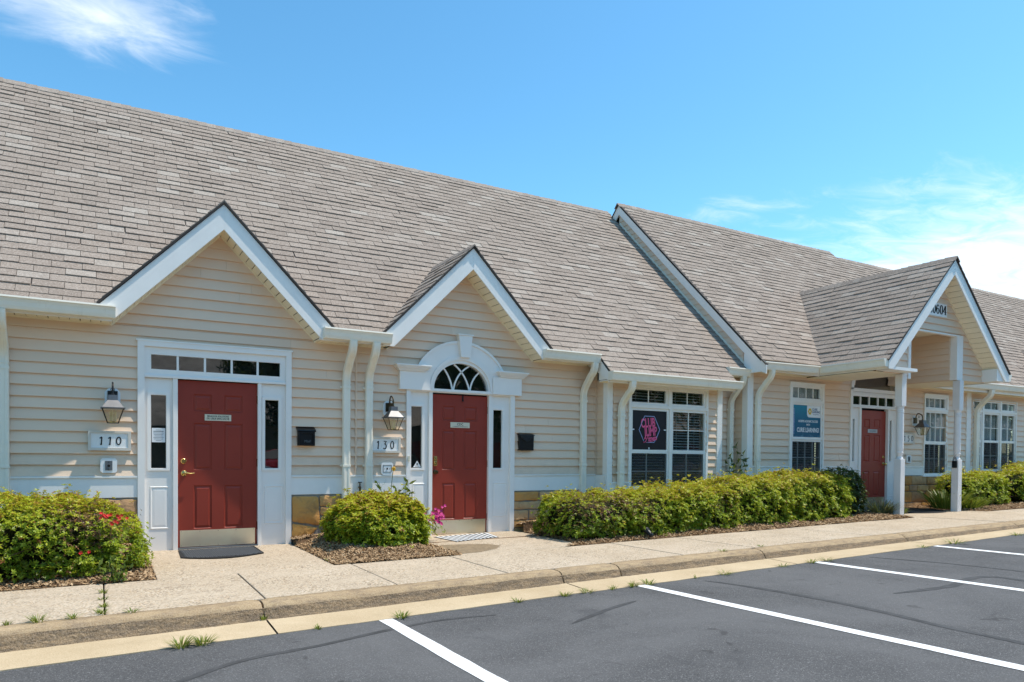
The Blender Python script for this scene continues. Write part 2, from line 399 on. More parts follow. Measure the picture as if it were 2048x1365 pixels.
def b_asph(t, out):
    P = pos(t); n = t.noise(P, 0.8, 6, 0.6); c = t.ramp(n, [(0.3, (0.066, 0.066, 0.068)), (0.7, (0.102, 0.102, 0.104))])
    v = t.new('ShaderNodeTexVoronoi'); v.inputs['Scale'].default_value = 170; t.link(P, v.inputs['Vector'])
    sp = t.new('ShaderNodeSeparateColor'); t.link(v.outputs['Color'], sp.inputs[0])
    ag = t.ramp(sp.outputs[0], [(0.0, (0.035, 0.035, 0.036)), (0.4, (0.078, 0.078, 0.080)), (0.9, (0.130, 0.130, 0.132)), (0.985, (0.33, 0.33, 0.33))])
    c = t.mix(0.5, c, ag); wear = t.maprange(t.noise(P, 0.45, 5, 0.62, 0.6), 0.36, 0.66, 0, 0.55); c = t.mix(wear, c, (0.155, 0.155, 0.158)); oil = t.maprange(t.noise(P, 2.8, 3, 0.5, 1.5), 0.66, 0.74, 0, 0.5); c = t.mix(oil, c, (0.035, 0.034, 0.034))
    st = t.maprange(t.noise(P, 1.7, 7, 0.7, 0.8), 0.56, 0.74); c = t.mix(t.math('MULTIPLY', st, 0.4), c, (0.045, 0.046, 0.05))
    c = t.mix(1.0, c, (1.0, 0.98, 0.96), 'MULTIPLY')
    principled(t, out, c, 0.85, 0, 0.15, sp.outputs[1], 0.45, 0.006)
M_ASPH = mat('sealed_asphalt', b_asph)
def b_tar(t, out):
    P = pos(t); n = t.noise(P, 9, 5, 0.7); c = t.ramp(n, [(0.35, (0.045, 0.044, 0.044)), (0.7, (0.078, 0.077, 0.078))])
    principled(t, out, c, 0.8, 0, 0.3, t.noise(P, 140, 2), 0.3, 0.005)
M_TAR = mat('tyre_mark', b_tar)
def b_paint(t, out):
    P = pos(t); n = t.noise(P, 20, 6, 0.7); c = t.ramp(n, [(0.26, (0.30, 0.30, 0.30)), (0.36, (0.62, 0.62, 0.61)), (0.5, (0.80, 0.80, 0.79))])
    principled(t, out, c, 0.7, 0, 0.3, t.noise(P, 110, 2), 0.3, 0.005)
M_PAINT = mat('white_line_paint', b_paint)
def b_mulch(t, out):
    P = pos(t); tn = attr(t); n = t.noise(P, 30, 5, 0.7)
    c = t.ramp(n, [(0.3, (0.07, 0.042, 0.025)), (0.7, (0.22, 0.135, 0.075))])
    principled(t, out, c, 0.95, 0, 0.1, n, 0.8, 0.03)
M_MULCH = mat('mulch_soil', b_mulch)
def b_chip(t, out):
    tn = attr(t); c = t.ramp(tn, [(0.0, (0.09, 0.05, 0.028)), (0.35, (0.32, 0.20, 0.105)), (0.75, (0.52, 0.355, 0.205)), (1.0, (0.56, 0.42, 0.27))])
    principled(t, out, c, 0.9, 0, 0.15)
M_CHIP = mat('mulch_chips', b_chip)
def leafmat(name, stops, trans=0.32):
    def b(t, out):
        c = t.ramp(attr(t), stops)
        d = t.new('ShaderNodeBsdfPrincipled'); t.link(c, d.inputs['Base Color']); d.inputs['Roughness'].default_value = 0.42; d.inputs['Specular IOR Level'].default_value = 0.35
        tr = t.new('ShaderNodeBsdfTranslucent'); t.link(t.mix(0.5, c, (0.30, 0.34, 0.02), 'MIX'), tr.inputs['Color'])
        m = t.new('ShaderNodeMixShader'); m.inputs[0].default_value = trans; t.link(d.outputs[0], m.inputs[1]); t.link(tr.outputs[0], m.inputs[2])
        t.link(m.outputs[0], out.inputs['Surface'])
    return mat(name, b)
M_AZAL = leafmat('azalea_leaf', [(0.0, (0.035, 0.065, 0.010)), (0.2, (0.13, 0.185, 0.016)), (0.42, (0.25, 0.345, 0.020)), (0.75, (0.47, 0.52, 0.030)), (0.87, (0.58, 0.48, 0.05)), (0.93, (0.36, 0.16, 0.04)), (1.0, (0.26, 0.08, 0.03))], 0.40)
M_DKLEAF = leafmat('dark_shrub_leaf', [(0.0, (0.012, 0.028, 0.007)), (0.5, (0.035, 0.070, 0.014)), (1.0, (0.09, 0.135, 0.03))], 0.25)
M_BLADE = leafmat('grass_blade', [(0.0, (0.04, 0.08, 0.012)), (0.6, (0.14, 0.20, 0.03)), (1.0, (0.30, 0.29, 0.06))], 0.35)
M_LAV = leafmat('grey_green_leaf', [(0.0, (0.04, 0.055, 0.03)), (0.6, (0.11, 0.135, 0.08)), (1.0, (0.20, 0.19, 0.13))], 0.2)
M_BROWNLEAF = leafmat('dry_twig_leaf', [(0.0, (0.06, 0.036, 0.025)), (0.5, (0.17, 0.095, 0.055)), (0.8, (0.30, 0.14, 0.05)), (1.0, (0.36, 0.22, 0.09))], 0.1)
M_TREE = leafmat('tree_leaf', [(0.0, (0.02, 0.04, 0.01)), (0.6, (0.05, 0.09, 0.02)), (1.0, (0.10, 0.14, 0.03))], 0.3)

def b_glass(t, out):
    fr = t.new('ShaderNodeFresnel'); fr.inputs['IOR'].default_value = 1.55
    g = t.new('ShaderNodeBsdfGlossy'); g.inputs['Roughness'].default_value = 0.015; g.inputs['Color'].default_value = (0.95, 0.97, 1, 1)
    n = t.noise(pos(t), 2.2, 2, 0.4); bp = t.new('ShaderNodeBump'); bp.inputs['Strength'].default_value = 0.06; bp.inputs['Distance'].default_value = 0.05
    t.link(n, bp.inputs['Height']); t.link(bp.outputs[0], g.inputs['Normal'])
    tr = t.new('ShaderNodeBsdfTransparent'); tr.inputs['Color'].default_value = (0.80, 0.83, 0.83, 1)
    m = t.new('ShaderNodeMixShader'); bf = t.new('ShaderNodeNewGeometry').outputs['Backfacing']
    t.link(t.math('MULTIPLY', t.math('ADD', t.math('MULTIPLY', fr.outputs[0], 1.9), 0.07, clamp=True), t.math('SUBTRACT', 1.0, bf)), m.inputs[0])
    t.link(tr.outputs[0], m.inputs[1]); t.link(g.outputs[0], m.inputs[2]); t.link(m.outputs[0], out.inputs['Surface'])
M_GLASS = mat('window_glass', b_glass)
def b_lglass(t, out):
    g = t.new('ShaderNodeBsdfGlossy'); g.inputs['Roughness'].default_value = 0.05
    tr = t.new('ShaderNodeBsdfTransparent'); tr.inputs['Color'].default_value = (0.92, 0.90, 0.82, 1)
    m = t.new('ShaderNodeMixShader'); m.inputs[0].default_value = 0.12; t.link(tr.outputs[0], m.inputs[1]); t.link(g.outputs[0], m.inputs[2]); t.link(m.outputs[0], out.inputs['Surface'])
M_LGLASS = mat('lantern_glass', b_lglass)
def b_teal(t, out):
    P = pos(t); sp = t.new('ShaderNodeSeparateXYZ'); t.link(P, sp.inputs[0])
    n = t.noise(P, 6, 4, 0.6); v = t.math('ADD', t.math('MULTIPLY', sp.outputs[2], 1.4), t.math('MULTIPLY', n, 0.35))
    c = t.ramp(t.math('SUBTRACT', v, 2.25, clamp=True), [(0.0, (0.25, 0.55, 0.66)), (0.22, (0.006, 0.095, 0.175)), (0.6, (0.006, 0.12, 0.22)), (1.0, (0.012, 0.23, 0.35))])
    principled(t, out, c, 0.35)
M_TEAL = mat('teal_poster', b_teal)
# ------------------------------------------------------------------ terrain heights
def S(x, y):                                   # top of the paved / planted ground beside the building
    k = -.035 + .0185*x; z0 = .0053*x if x < 3.8 else .02 + .0122*(x-3.8)
    t = min(1.0, max(0.0, -y/3.45)); return z0*(1-t) + k*t
def KIN(x): return -.035 + .0185*x
def KBOT(x): return -.168 + .0225*x
def PAN(x): return -.19 + .0245*x
def ASP(x): return PAN(x) - .006

# ------------------------------------------------------------------ builders for the buildings
EXPO = 0.127
def siding(wall, yp, shapes, holes, z0, ztop, name='siding_board', phase=0.0, joints=4.6, seed=1, xr=None):
    rnd = random.Random(seed); k = 0; z = z0 - phase
    xs = [p[0] for s in shapes for p in s]; xa, xb = min(xs), max(xs)
    while z < ztop - 0.004:
        strip = [(xa-1, z), (xb+1, z), (xb+1, z+EXPO), (xa-1, z+EXPO)]
        jo = xa + rnd.uniform(0.4, joints); cuts = [xa-1]
        while jo < xb: cuts.append(jo); jo += joints*rnd.uniform(0.8, 1.2)
        cuts.append(xb+1)
        polys = []
        for s in shapes:
            q = inter(s, strip)
            if q: polys.append(q)
        for h in holes: polys = subtract(polys, h)
        for j in range(len(cuts)-1):
            seg = []
            for p in polys:
                q = clip(clip(p, -1, 0, -(cuts[j]+0.0007)), 1, 0, cuts[j+1]-0.0007)
                if len(q) > 2 and abs(area(q)) > 2e-5: seg.append(q)
            seg.sort(key=lambda p: min(a[0] for a in p)); groups = []
            for q in seg:
                lo, hi = min(a[0] for a in q), max(a[0] for a in q)
                if groups and lo <= groups[-1][1] + 0.004: groups[-1][0].append(q); groups[-1][1] = max(groups[-1][1], hi)
                else: groups.append([[q], hi])
            for g, _ in groups:
                mb = MB(); dy = rnd.uniform(-0.0012, 0.0012)
                for q in g:
                    if area(q) < 0: q = q[::-1]
                    n = len(q); w = lambda zz: yp - (0.002 + 0.027*min(1, max(0, (z+EXPO-zz)/EXPO))**.8) + dy
                    vs = [(x, w(zz), zz) for x, zz in q] + [(x, yp+0.001, zz) for x, zz in q]
                    mb.add(vs, [tuple(range(n))] + [(i, i+n, (i+1) % n+n, (i+1) % n) for i in range(n)])
                obj(name, mb, M_SIDE, wall)
        z += EXPO; k += 1
def sheath(name, parent, yp, shapes, holes, m=None, thick=0.12):
    polys = [list(s) for s in shapes]
    for h in holes: polys = subtract(polys, h)
    mb = MB()
    for q in polys:
        if area(q) < 0: q = q[::-1]
        mb.prism_y(q, yp+0.002, yp+thick)
    return obj(name, mb, m or M_SIDE, parent)
def rect(x0, x1, z0, z1): return [(x0, z0), (x1, z0), (x1, z1), (x0, z1)]
def plate(mb, x0, x1, z0, z1, holes, yf, yb):
    xs = sorted(set([x0, x1] + [v for h in holes for v in h[:2] if x0 <= v <= x1])); zs = sorted(set([z0, z1] + [v for h in holes for v in h[2:] if z0 <= v <= z1]))
    solid = lambda i, j: 0 <= i < len(xs)-1 and 0 <= j < len(zs)-1 and not any(h[0] <= (xs[i]+xs[i+1])/2 <= h[1] and h[2] <= (zs[j]+zs[j+1])/2 <= h[3] for h in holes)
    for i in range(len(xs)-1):
        for j in range(len(zs)-1):
            if not solid(i, j): continue
            a, b, c, d = xs[i], xs[i+1], zs[j], zs[j+1]
            mb.add([(a, yf, c), (b, yf, c), (b, yf, d), (a, yf, d)], [(0, 1, 2, 3)])
            if not solid(i-1, j): mb.add([(a, yf, c), (a, yf, d), (a, yb, d), (a, yb, c)], [(0, 1, 2, 3)])
            if not solid(i+1, j): mb.add([(b, yf, c), (b, yb, c), (b, yb, d), (b, yf, d)], [(0, 1, 2, 3)])
            if not solid(i, j-1): mb.add([(a, yf, c), (a, yb, c), (b, yb, c), (b, yf, c)], [(0, 1, 2, 3)])
            if not solid(i, j+1): mb.add([(a, yf, d), (b, yf, d), (b, yb, d), (a, yb, d)], [(0, 1, 2, 3)])
    return mb
def pane(parent, x0, x1, z0, z1, y, name='pane', tilt=True):
    mb = MB(); a = random.uniform(-.0016, .0016) if tilt else 0; b = random.uniform(-.0016, .0016) if tilt else 0
    mb.hexa([(x0, y-a-b, z0), (x1, y+a-b, z0), (x1, y+a-b+.004, z0), (x0, y-a-b+.004, z0), (x0, y-a+b, z1), (x1, y+a+b, z1), (x1, y+a+b+.004, z1), (x0, y-a+b+.004, z1)])
    return obj(name, mb, M_GLASS, parent)
def panel_relief(mb, x0, x1, z0, z1, y, out=False):
    """a moulded panel: groove, bevel and raised field"""
    d = -1 if out else 1
    R = [(0.0, 0.0), (0.010, 0.011*d), (0.018, 0.012*d), (0.040, 0.002*d)]
    if out: R = [(0.0, 0.0), (0.006, -0.005), (0.014, -0.005), (0.022, 0.001), (0.05, -0.002)]
    rings = [[(x0+i, y+e, z0+i), (x1-i, y+e, z0+i), (x1-i, y+e, z1-i), (x0+i, y+e, z1-i)] for i, e in R]
    vs = [p for r in rings for p in r]; fs = []
    for k in range(len(rings)-1):
        for j in range(4): fs.append((k*4+j, k*4+(j+1) % 4, (k+1)*4+(j+1) % 4, (k+1)*4+j))
    fs.append(tuple((len(rings)-1)*4+j for j in range(4))); mb.add(vs, fs)
def door_leaf(bld, x0, x1, z0, z1, y, P, kz, hand='left', lever=True, label=None):
    """P: six panel rects. kz: kick plate top"""
    mb = MB(); plate(mb, x0, x1, z0, z1, P, y, y+.045)
    d = obj('door', mb, M_RED, bld)
    if label: d['label'] = label
    for p in P:
        q = MB(); panel_relief(q, *p, y); obj('door_panel', q, M_RED, d)
    k = MB().box(x0+.025, x1-.022, y-.0025, y+.0005, z0+.006, kz); obj('kick_plate', k, M_PLATE, d)
    sc = MB()
    for xx in np.linspace(x0+.04, x1-.04, 5):
        for zz in (z0+.02, kz-.014): sc.lathe((xx, y-.0025, zz), [(.004, 0), (.004, .0015)], 6, 'y')
    obj('screw', sc, M_BRONZE, d)['kind'] = 'stuff'
    hx = x1 if hand == 'left' else x0
    for zz in (1.84, 1.04, .24):
        h = MB(); h.tube([(hx+.006, y-.008, z0+zz-.05), (hx+.006, y-.008, z0+zz+.05)], .008, 8); obj('hinge', h, M_BRONZE, d)
    return d
def arc(cx, cz, rx, rz, a0, a1, n): return [(cx+rx*math.cos(a0+(a1-a0)*i/n), cz+rz*math.sin(a0+(a1-a0)*i/n)) for i in range(n+1)]
def ring_plate(mb, outer, inner, yf, yb):
    n = len(outer)
    for i in range(n-1):
        o0, o1, i0, i1 = outer[i], outer[i+1], inner[i], inner[i+1]
        P = lambda p, y: (p[0], y, p[1])
        mb.add([P(o0, yf), P(o1, yf), P(i1, yf), P(i0, yf), P(o0, yb), P(o1, yb), P(i1, yb), P(i0, yb)],
               [(0, 1, 2, 3), (0, 4, 5, 1), (3, 2, 6, 7)])
    for e in (0, n-1):
        o, i = outer[e], inner[e]; mb.add([(o[0], yf, o[1]), (i[0], yf, i[1]), (i[0], yb, i[1]), (o[0], yb, o[1])], [(0, 1, 2, 3)])
def strip_curve(mb, pts, w, yf, yb):
    L = []; R = []
    for i, p in enumerate(pts):
        a = pts[max(0, i-1)]; b = pts[min(len(pts)-1, i+1)]; dx, dz = b[0]-a[0], b[1]-a[1]; l = math.hypot(dx, dz) or 1
        ww = w(i/(len(pts)-1)) if callable(w) else w
        L.append((p[0]-dz/l*ww/2, p[1]+dx/l*ww/2)); R.append((p[0]+dz/l*ww/2, p[1]-dx/l*ww/2))
    ring_plate(mb, L, R, yf, yb)

GPROF = [(0, 0), (-.128, 0), (-.132, -.018), (-.120, -.030), (-.108, -.060), (-.100, -.100), (-.088, -.132), (-.082, -.138), (0, -.138)]
def gutter(parent, x0, x1, yb, zt, slope=0.0):
    mb = MB(); n = len(GPROF)
    a = [(x0, yb+p, zt+q) for p, q in GPROF] + [(x1, yb+p, zt+slope*(x1-x0)+q) for p, q in GPROF]
    mb.add(a, [tuple(range(n)), tuple(range(2*n-1, n-1, -1))] + [(i, i+n, (i+1) % n+n, (i+1) % n) for i in range(n) if i != n-1])
    # seams
    return obj('gutter', mb, M_GUT, parent)
def gutter_y(parent, xb, y0, y1, zt):
    mb = MB(); n = len(GPROF)
    a = [(xb+p, y0, zt+q) for p, q in GPROF] + [(xb+p, y1, zt+q) for p, q in GPROF]
    mb.add(a, [tuple(range(n)), tuple(range(2*n-1, n-1, -1))] + [(i, i+n, (i+1) % n+n, (i+1) % n) for i in range(n)])
    return obj('gutter', mb, M_GUT, parent)
def bez(p0, p1, p2, n=6): return [(p0[0]*(1-t)**2+2*p1[0]*t*(1-t)+p2[0]*t*t, p0[1]*(1-t)**2+2*p1[1]*t*(1-t)+p2[1]*t*t) for t in [i/n for i in range(n+1)]]
def downspout(bld, xc, yg, zg, yw, zb, w=.098, d=.072, drop=.10, run=.30):
    """rectangular spout: out of the gutter at (yg,zg), offset back to the wall, down to zb"""
    c = bez((yg, zg), (yg, zg-drop-.03), (yg+(yw-yg)*.35, zg-drop-run*.33)) + bez((yg+(yw-yg)*.6, zg-drop-run*.62), (yw, zg-drop-run*.98), (yw, zg-drop-run-.12)) + [(yw, zb)]
    L, R = [], []
    for i, p in enumerate(c):
        a, b = c[max(0, i-1)], c[min(len(c)-1, i+1)]; dy, dz = b[0]-a[0], b[1]-a[1]; l = math.hypot(dy, dz)
        L.append((p[0]-dz/l*d/2, p[1]+dy/l*d/2)); R.append((p[0]+dz/l*d/2, p[1]-dy/l*d/2))
    mb = MB(); n = len(c); h = w/2
    prof = [(-h, 0), (-h+.008, 1), (-.018, 1), (-.014, .88), (.014, .88), (.018, 1), (h-.008, 1), (h, 0)]
    vs = []
    for i in range(n):
        F, B = (R[i], L[i])
        if F[0] > B[0]: F, B = B, F
        ring = [(xc-h, B), (xc-h, None), (xc-h+.01, F), (xc-.02, F), (xc-.015, 'g'), (xc+.015, 'g'), (xc+.02, F), (xc+h-.01, F), (xc+h, None), (xc+h, B)]
        for x, q in ring:
            if q is None: q = (B[0]+(F[0]-B[0])*.85, B[1]+(F[1]-B[1])*.85)
            elif q == 'g': q = (B[0]+(F[0]-B[0])*.93, B[1]+(F[1]-B[1])*.93)
            vs.append((x, q[0], q[1]))
    m = 10; fs = [(i*m+k, (i+1)*m+k, (i+1)*m+(k+1) % m, i*m+(k+1) % m) for i in range(n-1) for k in range(m)]
    fs.append(tuple(range(m))); fs.append(tuple((n-1)*m+k for k in range(m-1, -1, -1))); mb.add(vs, fs)
    o = obj('downspout', mb, M_GUT, bld)
    for zz in (zg-drop-run-.20, (zb+zg)/2-.35, zb+.42):
        if zz < zb+.1: continue
        s = MB().box(xc-h-.004, xc+h+.004, yw-d/2-.004, yw+d/2, zz, zz+.028); s.box(xc-h-.030, xc-h-.004, yw+d/2-.02, yw+d/2-.012, zz+.002, zz+.026)
        obj('strap', s, M_GUT, o)
    s = MB().box(xc-h-.0025, xc+h+.0025, yw-d/2-.003, yw+d/2+.002, zg-drop-run-.135, zg-drop-run-.125); obj('joint', s, M_GUT, o)
    return o

TAN = .963; SC_ = 1/math.sqrt(1+TAN*TAN); SS_ = TAN*SC_      # main roofs
TABW, TEXP, TLAP, TTH = .305, .143, .03, .016
def tone_pick(r):
    x = r.random()
    if x < .13: return r.uniform(.78, 1.0)
    if x < .30: return r.uniform(.0, .25)
    return r.uniform(.22, .78)
class Tabs:
    def __init__(s): s.full = []; s.part = []
    def face(s, O, ua, us, un, region, holes, seed, s_from=0.0, s_to=10.0, lift=0.0, stagger=True):
        r = random.Random(seed); O = Vector(O) + un*lift; i = 0
        amin = min(p[0] for q in region for p in q); amax = max(p[0] for q in region for p in q)
        ss = s_from
        while ss < s_to:
            off = (i % 2)*TABW/2 + r.uniform(-.02, .02) - TABW
            a = amin + off; wav = r.uniform(-.003, .003)
            while a < amax:
                w = TABW - .005; tone = tone_pick(r); top = ss+TEXP+TLAP
                if r.random() < .08: a += r.uniform(-.012, .012)
                jt = r.uniform(-.006, .006); q0 = [(a, ss+wav+jt), (a+w, ss+wav+jt), (a+w, top), (a, top)]
                got = []
                for reg in region:
                    q = inter(q0, reg)
                    if len(q) > 2 and abs(area(q)) > 3e-4: got.append(q)
                for h in holes: got = subtract(got, h)
                if got:
                    A = sum(abs(area(q)) for q in got)
                    if len(got) == 1 and A > .995*abs(area(q0)):
                        mt = Matrix((( ua.x, us.x, un.x, 0), (ua.y, us.y, un.y, 0), (ua.z, us.z, un.z, 0), (0, 0, 0, 1)))
                        zs_ = r.uniform(.7, 1.5)
                        for k_ in range(3): mt[k_][2] *= zs_
                        p = O + ua*a + us*(ss+wav+jt); mt.translation = p
                        s.full.append(((p-CAM).length, mt, tone))
                    else:
                        for q in got: s.part.append((q, ss, O, ua, us, un, tone))
                a += TABW
            ss += TEXP; i += 1
    @staticmethod
    def poly_into(mb, q, s0, O, ua, us, un):
        if area(q) < 0: q = q[::-1]
        n = len(q); h = lambda s: TTH - (TTH-.002)*(s-s0)/(TEXP+TLAP)
        vs = [O+ua*a+us*b+un*h(b) for a, b in q] + [O+ua*a+us*b-un*.002 for a, b in q]
        mb.add(vs, [tuple(range(n))] + [(i, i+n, (i+1) % n+n, (i+1) % n) for i in range(n)])
    def build(s, roof, nmax=298):
        w = TABW-.005; var = []
        for k in range(14):
            mb = MB(); mb.ct = tone_pick(random.Random(k*7+1)) if k > 2 else (.9, .95, .15)[k]
            s.poly_into(mb, [(0, 0), (w, 0), (w, TEXP+TLAP), (0, TEXP+TLAP)], 0, Vector((0, 0, 0)), Vector((1, 0, 0)), Vector((0, 1, 0)), Vector((0, 0, 1)))
            var.append((mb.ct, mb.mesh('shingle', M_SHING, True)))
        s.full.sort(key=lambda t: t[0])
        for d, mt, tone in s.full[:nmax]:
            k = min(range(14), key=lambda i: abs(var[i][0]-tone)); link('shingle', var[k][1], roof, mt)
        mb = MB()
        for d, mt, tone in s.full[nmax:]:
            mb.ct = tone; b = mt
            O = mt.translation; ua, us, un = (Vector(mt.col[i][:3]) for i in range(3))
            s.poly_into(mb, [(0, 0), (w, 0), (w, TEXP+TLAP), (0, TEXP+TLAP)], 0, O, ua, us, un)
        for q, s0, O, ua, us, un, tone in s.part:
            mb.ct = tone; s.poly_into(mb, q, s0, O, ua, us, un)
        if mb.v: obj('shingles', mb, M_SHING, roof, tone=True, kind='stuff')
def deck(parent_mb, O, ua, us, region, holes, un, t=.03):
    polys = [list(r) for r in region]
    for h in holes: polys = subtract(polys, h)
    O = Vector(O)
    for q in polys:
        if area(q) < 0: q = q[::-1]
        n = len(q); parent_mb.add([O+ua*a+us*b-un*.003 for a, b in q] + [O+ua*a+us*b-un*t for a, b in q],
            [tuple(range(n)), tuple(range(2*n-1, n-1, -1))] + [(i, i+n, (i+1) % n+n, (i+1) % n) for i in range(n)])
def caps(roof, p0, p1, nA, nB, step=.143, wid=.13, seed=3, count=None):
    """ridge cap shingles from p0 to p1; nA, nB are the down-slope directions"""
    p0, p1 = Vector(p0), Vector(p1); L = (p1-p0).length; d = (p1-p0)/L; up = (-(nA+nB)).normalized()
    r = random.Random(seed); meshes = []
    for k in range(6):
        mb = MB(); mb.ct = tone_pick(r); l = step+.09
        for nn in (nA, nB):
            vs = []
            for t, h in ((0, .022), (l, .008)):
                for w in (0, wid): vs.append(d*t + nn*w + up*(h + (.002 if w == 0 else -.006)))
            for t in (0, l):
                for w in (0, wid): vs.append(d*t + nn*w + up*(-.012))
            mb.add(vs, [(0, 1, 3, 2), (0, 4, 5, 1), (1, 5, 7, 3), (2, 3, 7, 6)])
        meshes.append(mb.mesh('ridge_cap', M_SHING, True))
    for i in range(int(L/step)):
        mt = Matrix.Translation(p0+d*(i*step)+up*r.uniform(-.003, .004)); link('ridge_cap', meshes[r.randrange(6)], roof, mt)

def rake_gable(bld, xc, zt, m, yf, yw, xl, xr, zcut, width=.30, nb=.105, lo_in=None):
    """front rake boards, drip edge and soffit boards of a gable. zt: top of the rake board at the apex"""
    for sgn, xe in ((-1, xl), (1, xr)):
        zo = lambda x: zt - m*abs(x-xc); zi = lambda x: zt - width - m*abs(x-xc)
        xin = xc + sgn*(zt-width-zcut)/m
        zend = zo(xe)
        pol = [(xc, zt), (xe, zend), (xe, max(zcut, zend-.20)), (xin if abs(xin-xc) < abs(xe-xc) else xe, zcut), (xc, zt-width)]
        mb = MB().prism_y(pol, yf, yf+.022); obj('rake_board', mb, M_WHITE, bld, bevel=.002)
        mb = MB().prism_y([(xc, zt+.034), (xe+sgn*.01, zend+.034), (xe+sgn*.01, zend+.004), (xc, zt+.004)], yf-.022, yf+.05); obj('drip_edge', mb, M_EDGE, bld)
        # soffit between rake board and wall
        u = Vector((sgn, 0, -m)).normalized(); n = Vector((sgn*m, 0, 1)).normalized(); O = Vector((xc, 0, zt-width+.006))
        Ls = (zt-width-zcut)/m*math.sqrt(1+m*m); sof = MB(); a = O+n*.012; b = a+u*Ls
        sof.add([(a.x, yf+.022, a.z), (a.x, yw, a.z), (b.x, yw, b.z), (b.x, yf+.022, b.z)], [(0, 1, 2, 3)])
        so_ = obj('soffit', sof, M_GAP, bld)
        t = 0.0; me = None
        while t < Ls-.02:
            w = min(nb, Ls-t)-.009; mb = MB(); p = O+u*t; q = O+u*(t+w)
            mb.hexa([(p.x, yf+.023, p.z), (q.x, yf+.023, q.z), (q.x, yw-.02, q.z), (p.x, yw-.02, p.z)] + [((P+n*.011).x, y, (P+n*.011).z) for P, y in ((p, yf+.023), (q, yf+.023), (q, yw-.02), (p, yw-.02))])
            obj('soffit_board', mb, M_SOFF, so_); t += nb
        # wall channel
        a = O-n*.012; b = a+u*Ls; mb = MB(); mb.hexa([(a.x, yw-.030, a.z-.0), (b.x, yw-.030, b.z), (b.x, yw, b.z), (a.x, yw, a.z)] + [((P+n*.024).x, y, (P+n*.024).z) for P, y in ((a, yw-.030), (b, yw-.030), (b, yw), (a, yw))])
        obj('soffit_channel', mb, M_SOFF, bld)
def eave_soffit(bld, x0, x1, yo, yw, z):
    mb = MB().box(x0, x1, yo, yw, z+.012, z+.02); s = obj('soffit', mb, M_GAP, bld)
    x = x0
    while x < x1-.02:
        w = min(.305, x1-x)-.004; b = MB(); 
        for k in range(3): b.box(x+w*k/3+.002, x+w*(k+1)/3-.005, yo+.002, yw-.022, z+.001, z+.010)
        obj('soffit_board', b, M_SOFF, s); x += .305
    mb = MB().box(x0, x1, yw-.024, yw-.003, z-.012, z+.016); obj('soffit_channel', mb, M_SOFF, bld)
def stones(base, yp, x0, x1, z0, z1, seed, given=None, hmin=.16, hmax=.30):
    r = random.Random(seed); cells = []
    if given: cells = given
    else:
        z = z1
        while z > z0+.03:
            h = min(r.uniform(hmin, hmax), z-z0)
            if z-z0-h < .07: h = z-z0
            x = x0
            while x < x1-.02:
                w = min(r.uniform(.22, .58), x1-x)
                if x1-x-w < .12: w = x1-x
                j = lambda: r.uniform(-.022, .022)
                if h > .2 and r.random() < .35 and w < .4:
                    zz = z-h*r.uniform(.4, .6); cells.append([(x, zz), (x+w, zz+j()), (x+w, z), (x, z)]); cells.append([(x, z-h), (x+w, z-h), (x+w, zz+j()), (x, zz)])
                else: cells.append([(x, z-h), (x+w, z-h), (x+w, z), (x, z)])
                x += w
            z -= h
    for c in cells:
        if area(c) < 0: c = c[::-1]
        cx = sum(p[0] for p in c)/len(c); cz = sum(p[1] for p in c)/len(c); pts = []
        n = len(c)
        for i in range(n):          # shrink, round the corners, roughen the edges
            p, q = c[i], c[(i+1) % n]
            for t in (.07, .3, .5, .7, .93):
                x = p[0]+(q[0]-p[0])*t; zz = p[1]+(q[1]-p[1])*t; d = math.hypot(cx-x, cz-zz) or 1; s = r.uniform(.006, .017)
                pts.append((x+(cx-x)/d*s, zz+(cz-zz)/d*s))
        mb = MB(); m = len(pts); dp = r.uniform(.012, .030)
        ring = [(x, yp+.004, z) for x, z in pts] + [(x, yp-dp*.75, z) for x, z in pts] + [(cx+(x-cx)*.9, yp-dp-r.uniform(0, .008), cz+(z-cz)*.9) for x, z in pts] + [(cx, yp-dp-r.uniform(0, .012), cz)]
        fs = [(k*m+i, k*m+(i+1) % m, (k+1)*m+(i+1) % m, (k+1)*m+i) for k in range(2) for i in range(m)] + [(2*m+i, 2*m+(i+1) % m, 3*m) for i in range(m)]
        mb.add(ring, fs); o = obj('stone', mb, M_STONE, base); smooth_by_angle(o, 45)
def corner_board(bld, x0, x1, y0, y1, z0, z1): return obj('corner_board', MB().box(x0, x1, y0, y1, z0, z1), M_WHITE, bld, bevel=.003)
# ================================================================== BUILDING, UNITS 110 AND 130
b1 = thing('office_building', 'cream sided office unit with two gabled red doors and a long plain shingled roof', 'building')
BT, BB = .887, .645                       # white band top / bottom
D1 = dict(xc=.474, zt=4.157, m=1.025); D2 = dict(xc=3.818, zt=4.140, m=1.010)
XL = -6.5; ZS = 2.655
h110 = rect(-.40, 1.30, -1, 2.44); h130 = rect(2.96, 4.64, -1, 2.13)
ha = [[(3.16, 2.0), (4.44, 2.0), (4.40, 2.45), (4.2, 2.70), (3.95, 2.80), (3.64, 2.80), (3.38, 2.70), (3.20, 2.45)], rect(2.84, 4.76, 2.12, 2.35)]
def gable_shape(D, yoff=0): 
    xc, za, m = D['xc'], D['zt']-.285, D['m']; w = (za-ZS+.02)/m
    return [(xc-w, ZS-.02), (xc+w, ZS-.02), (xc, za)]
shA = [rect(XL, 6.247, BT, ZS), gable_shape(D1), gable_shape(D2)]
holesA = [h110, h130] + ha
w1 = sheath('wall', b1, 0.0, [rect(XL, 6.247, -.3, ZS), gable_shape(D1), gable_shape(D2)], holesA)
siding(w1, 0.0, shA[:1], holesA, BT+.015, ZS, seed=3)
zz0 = BT+.015+EXPO*14
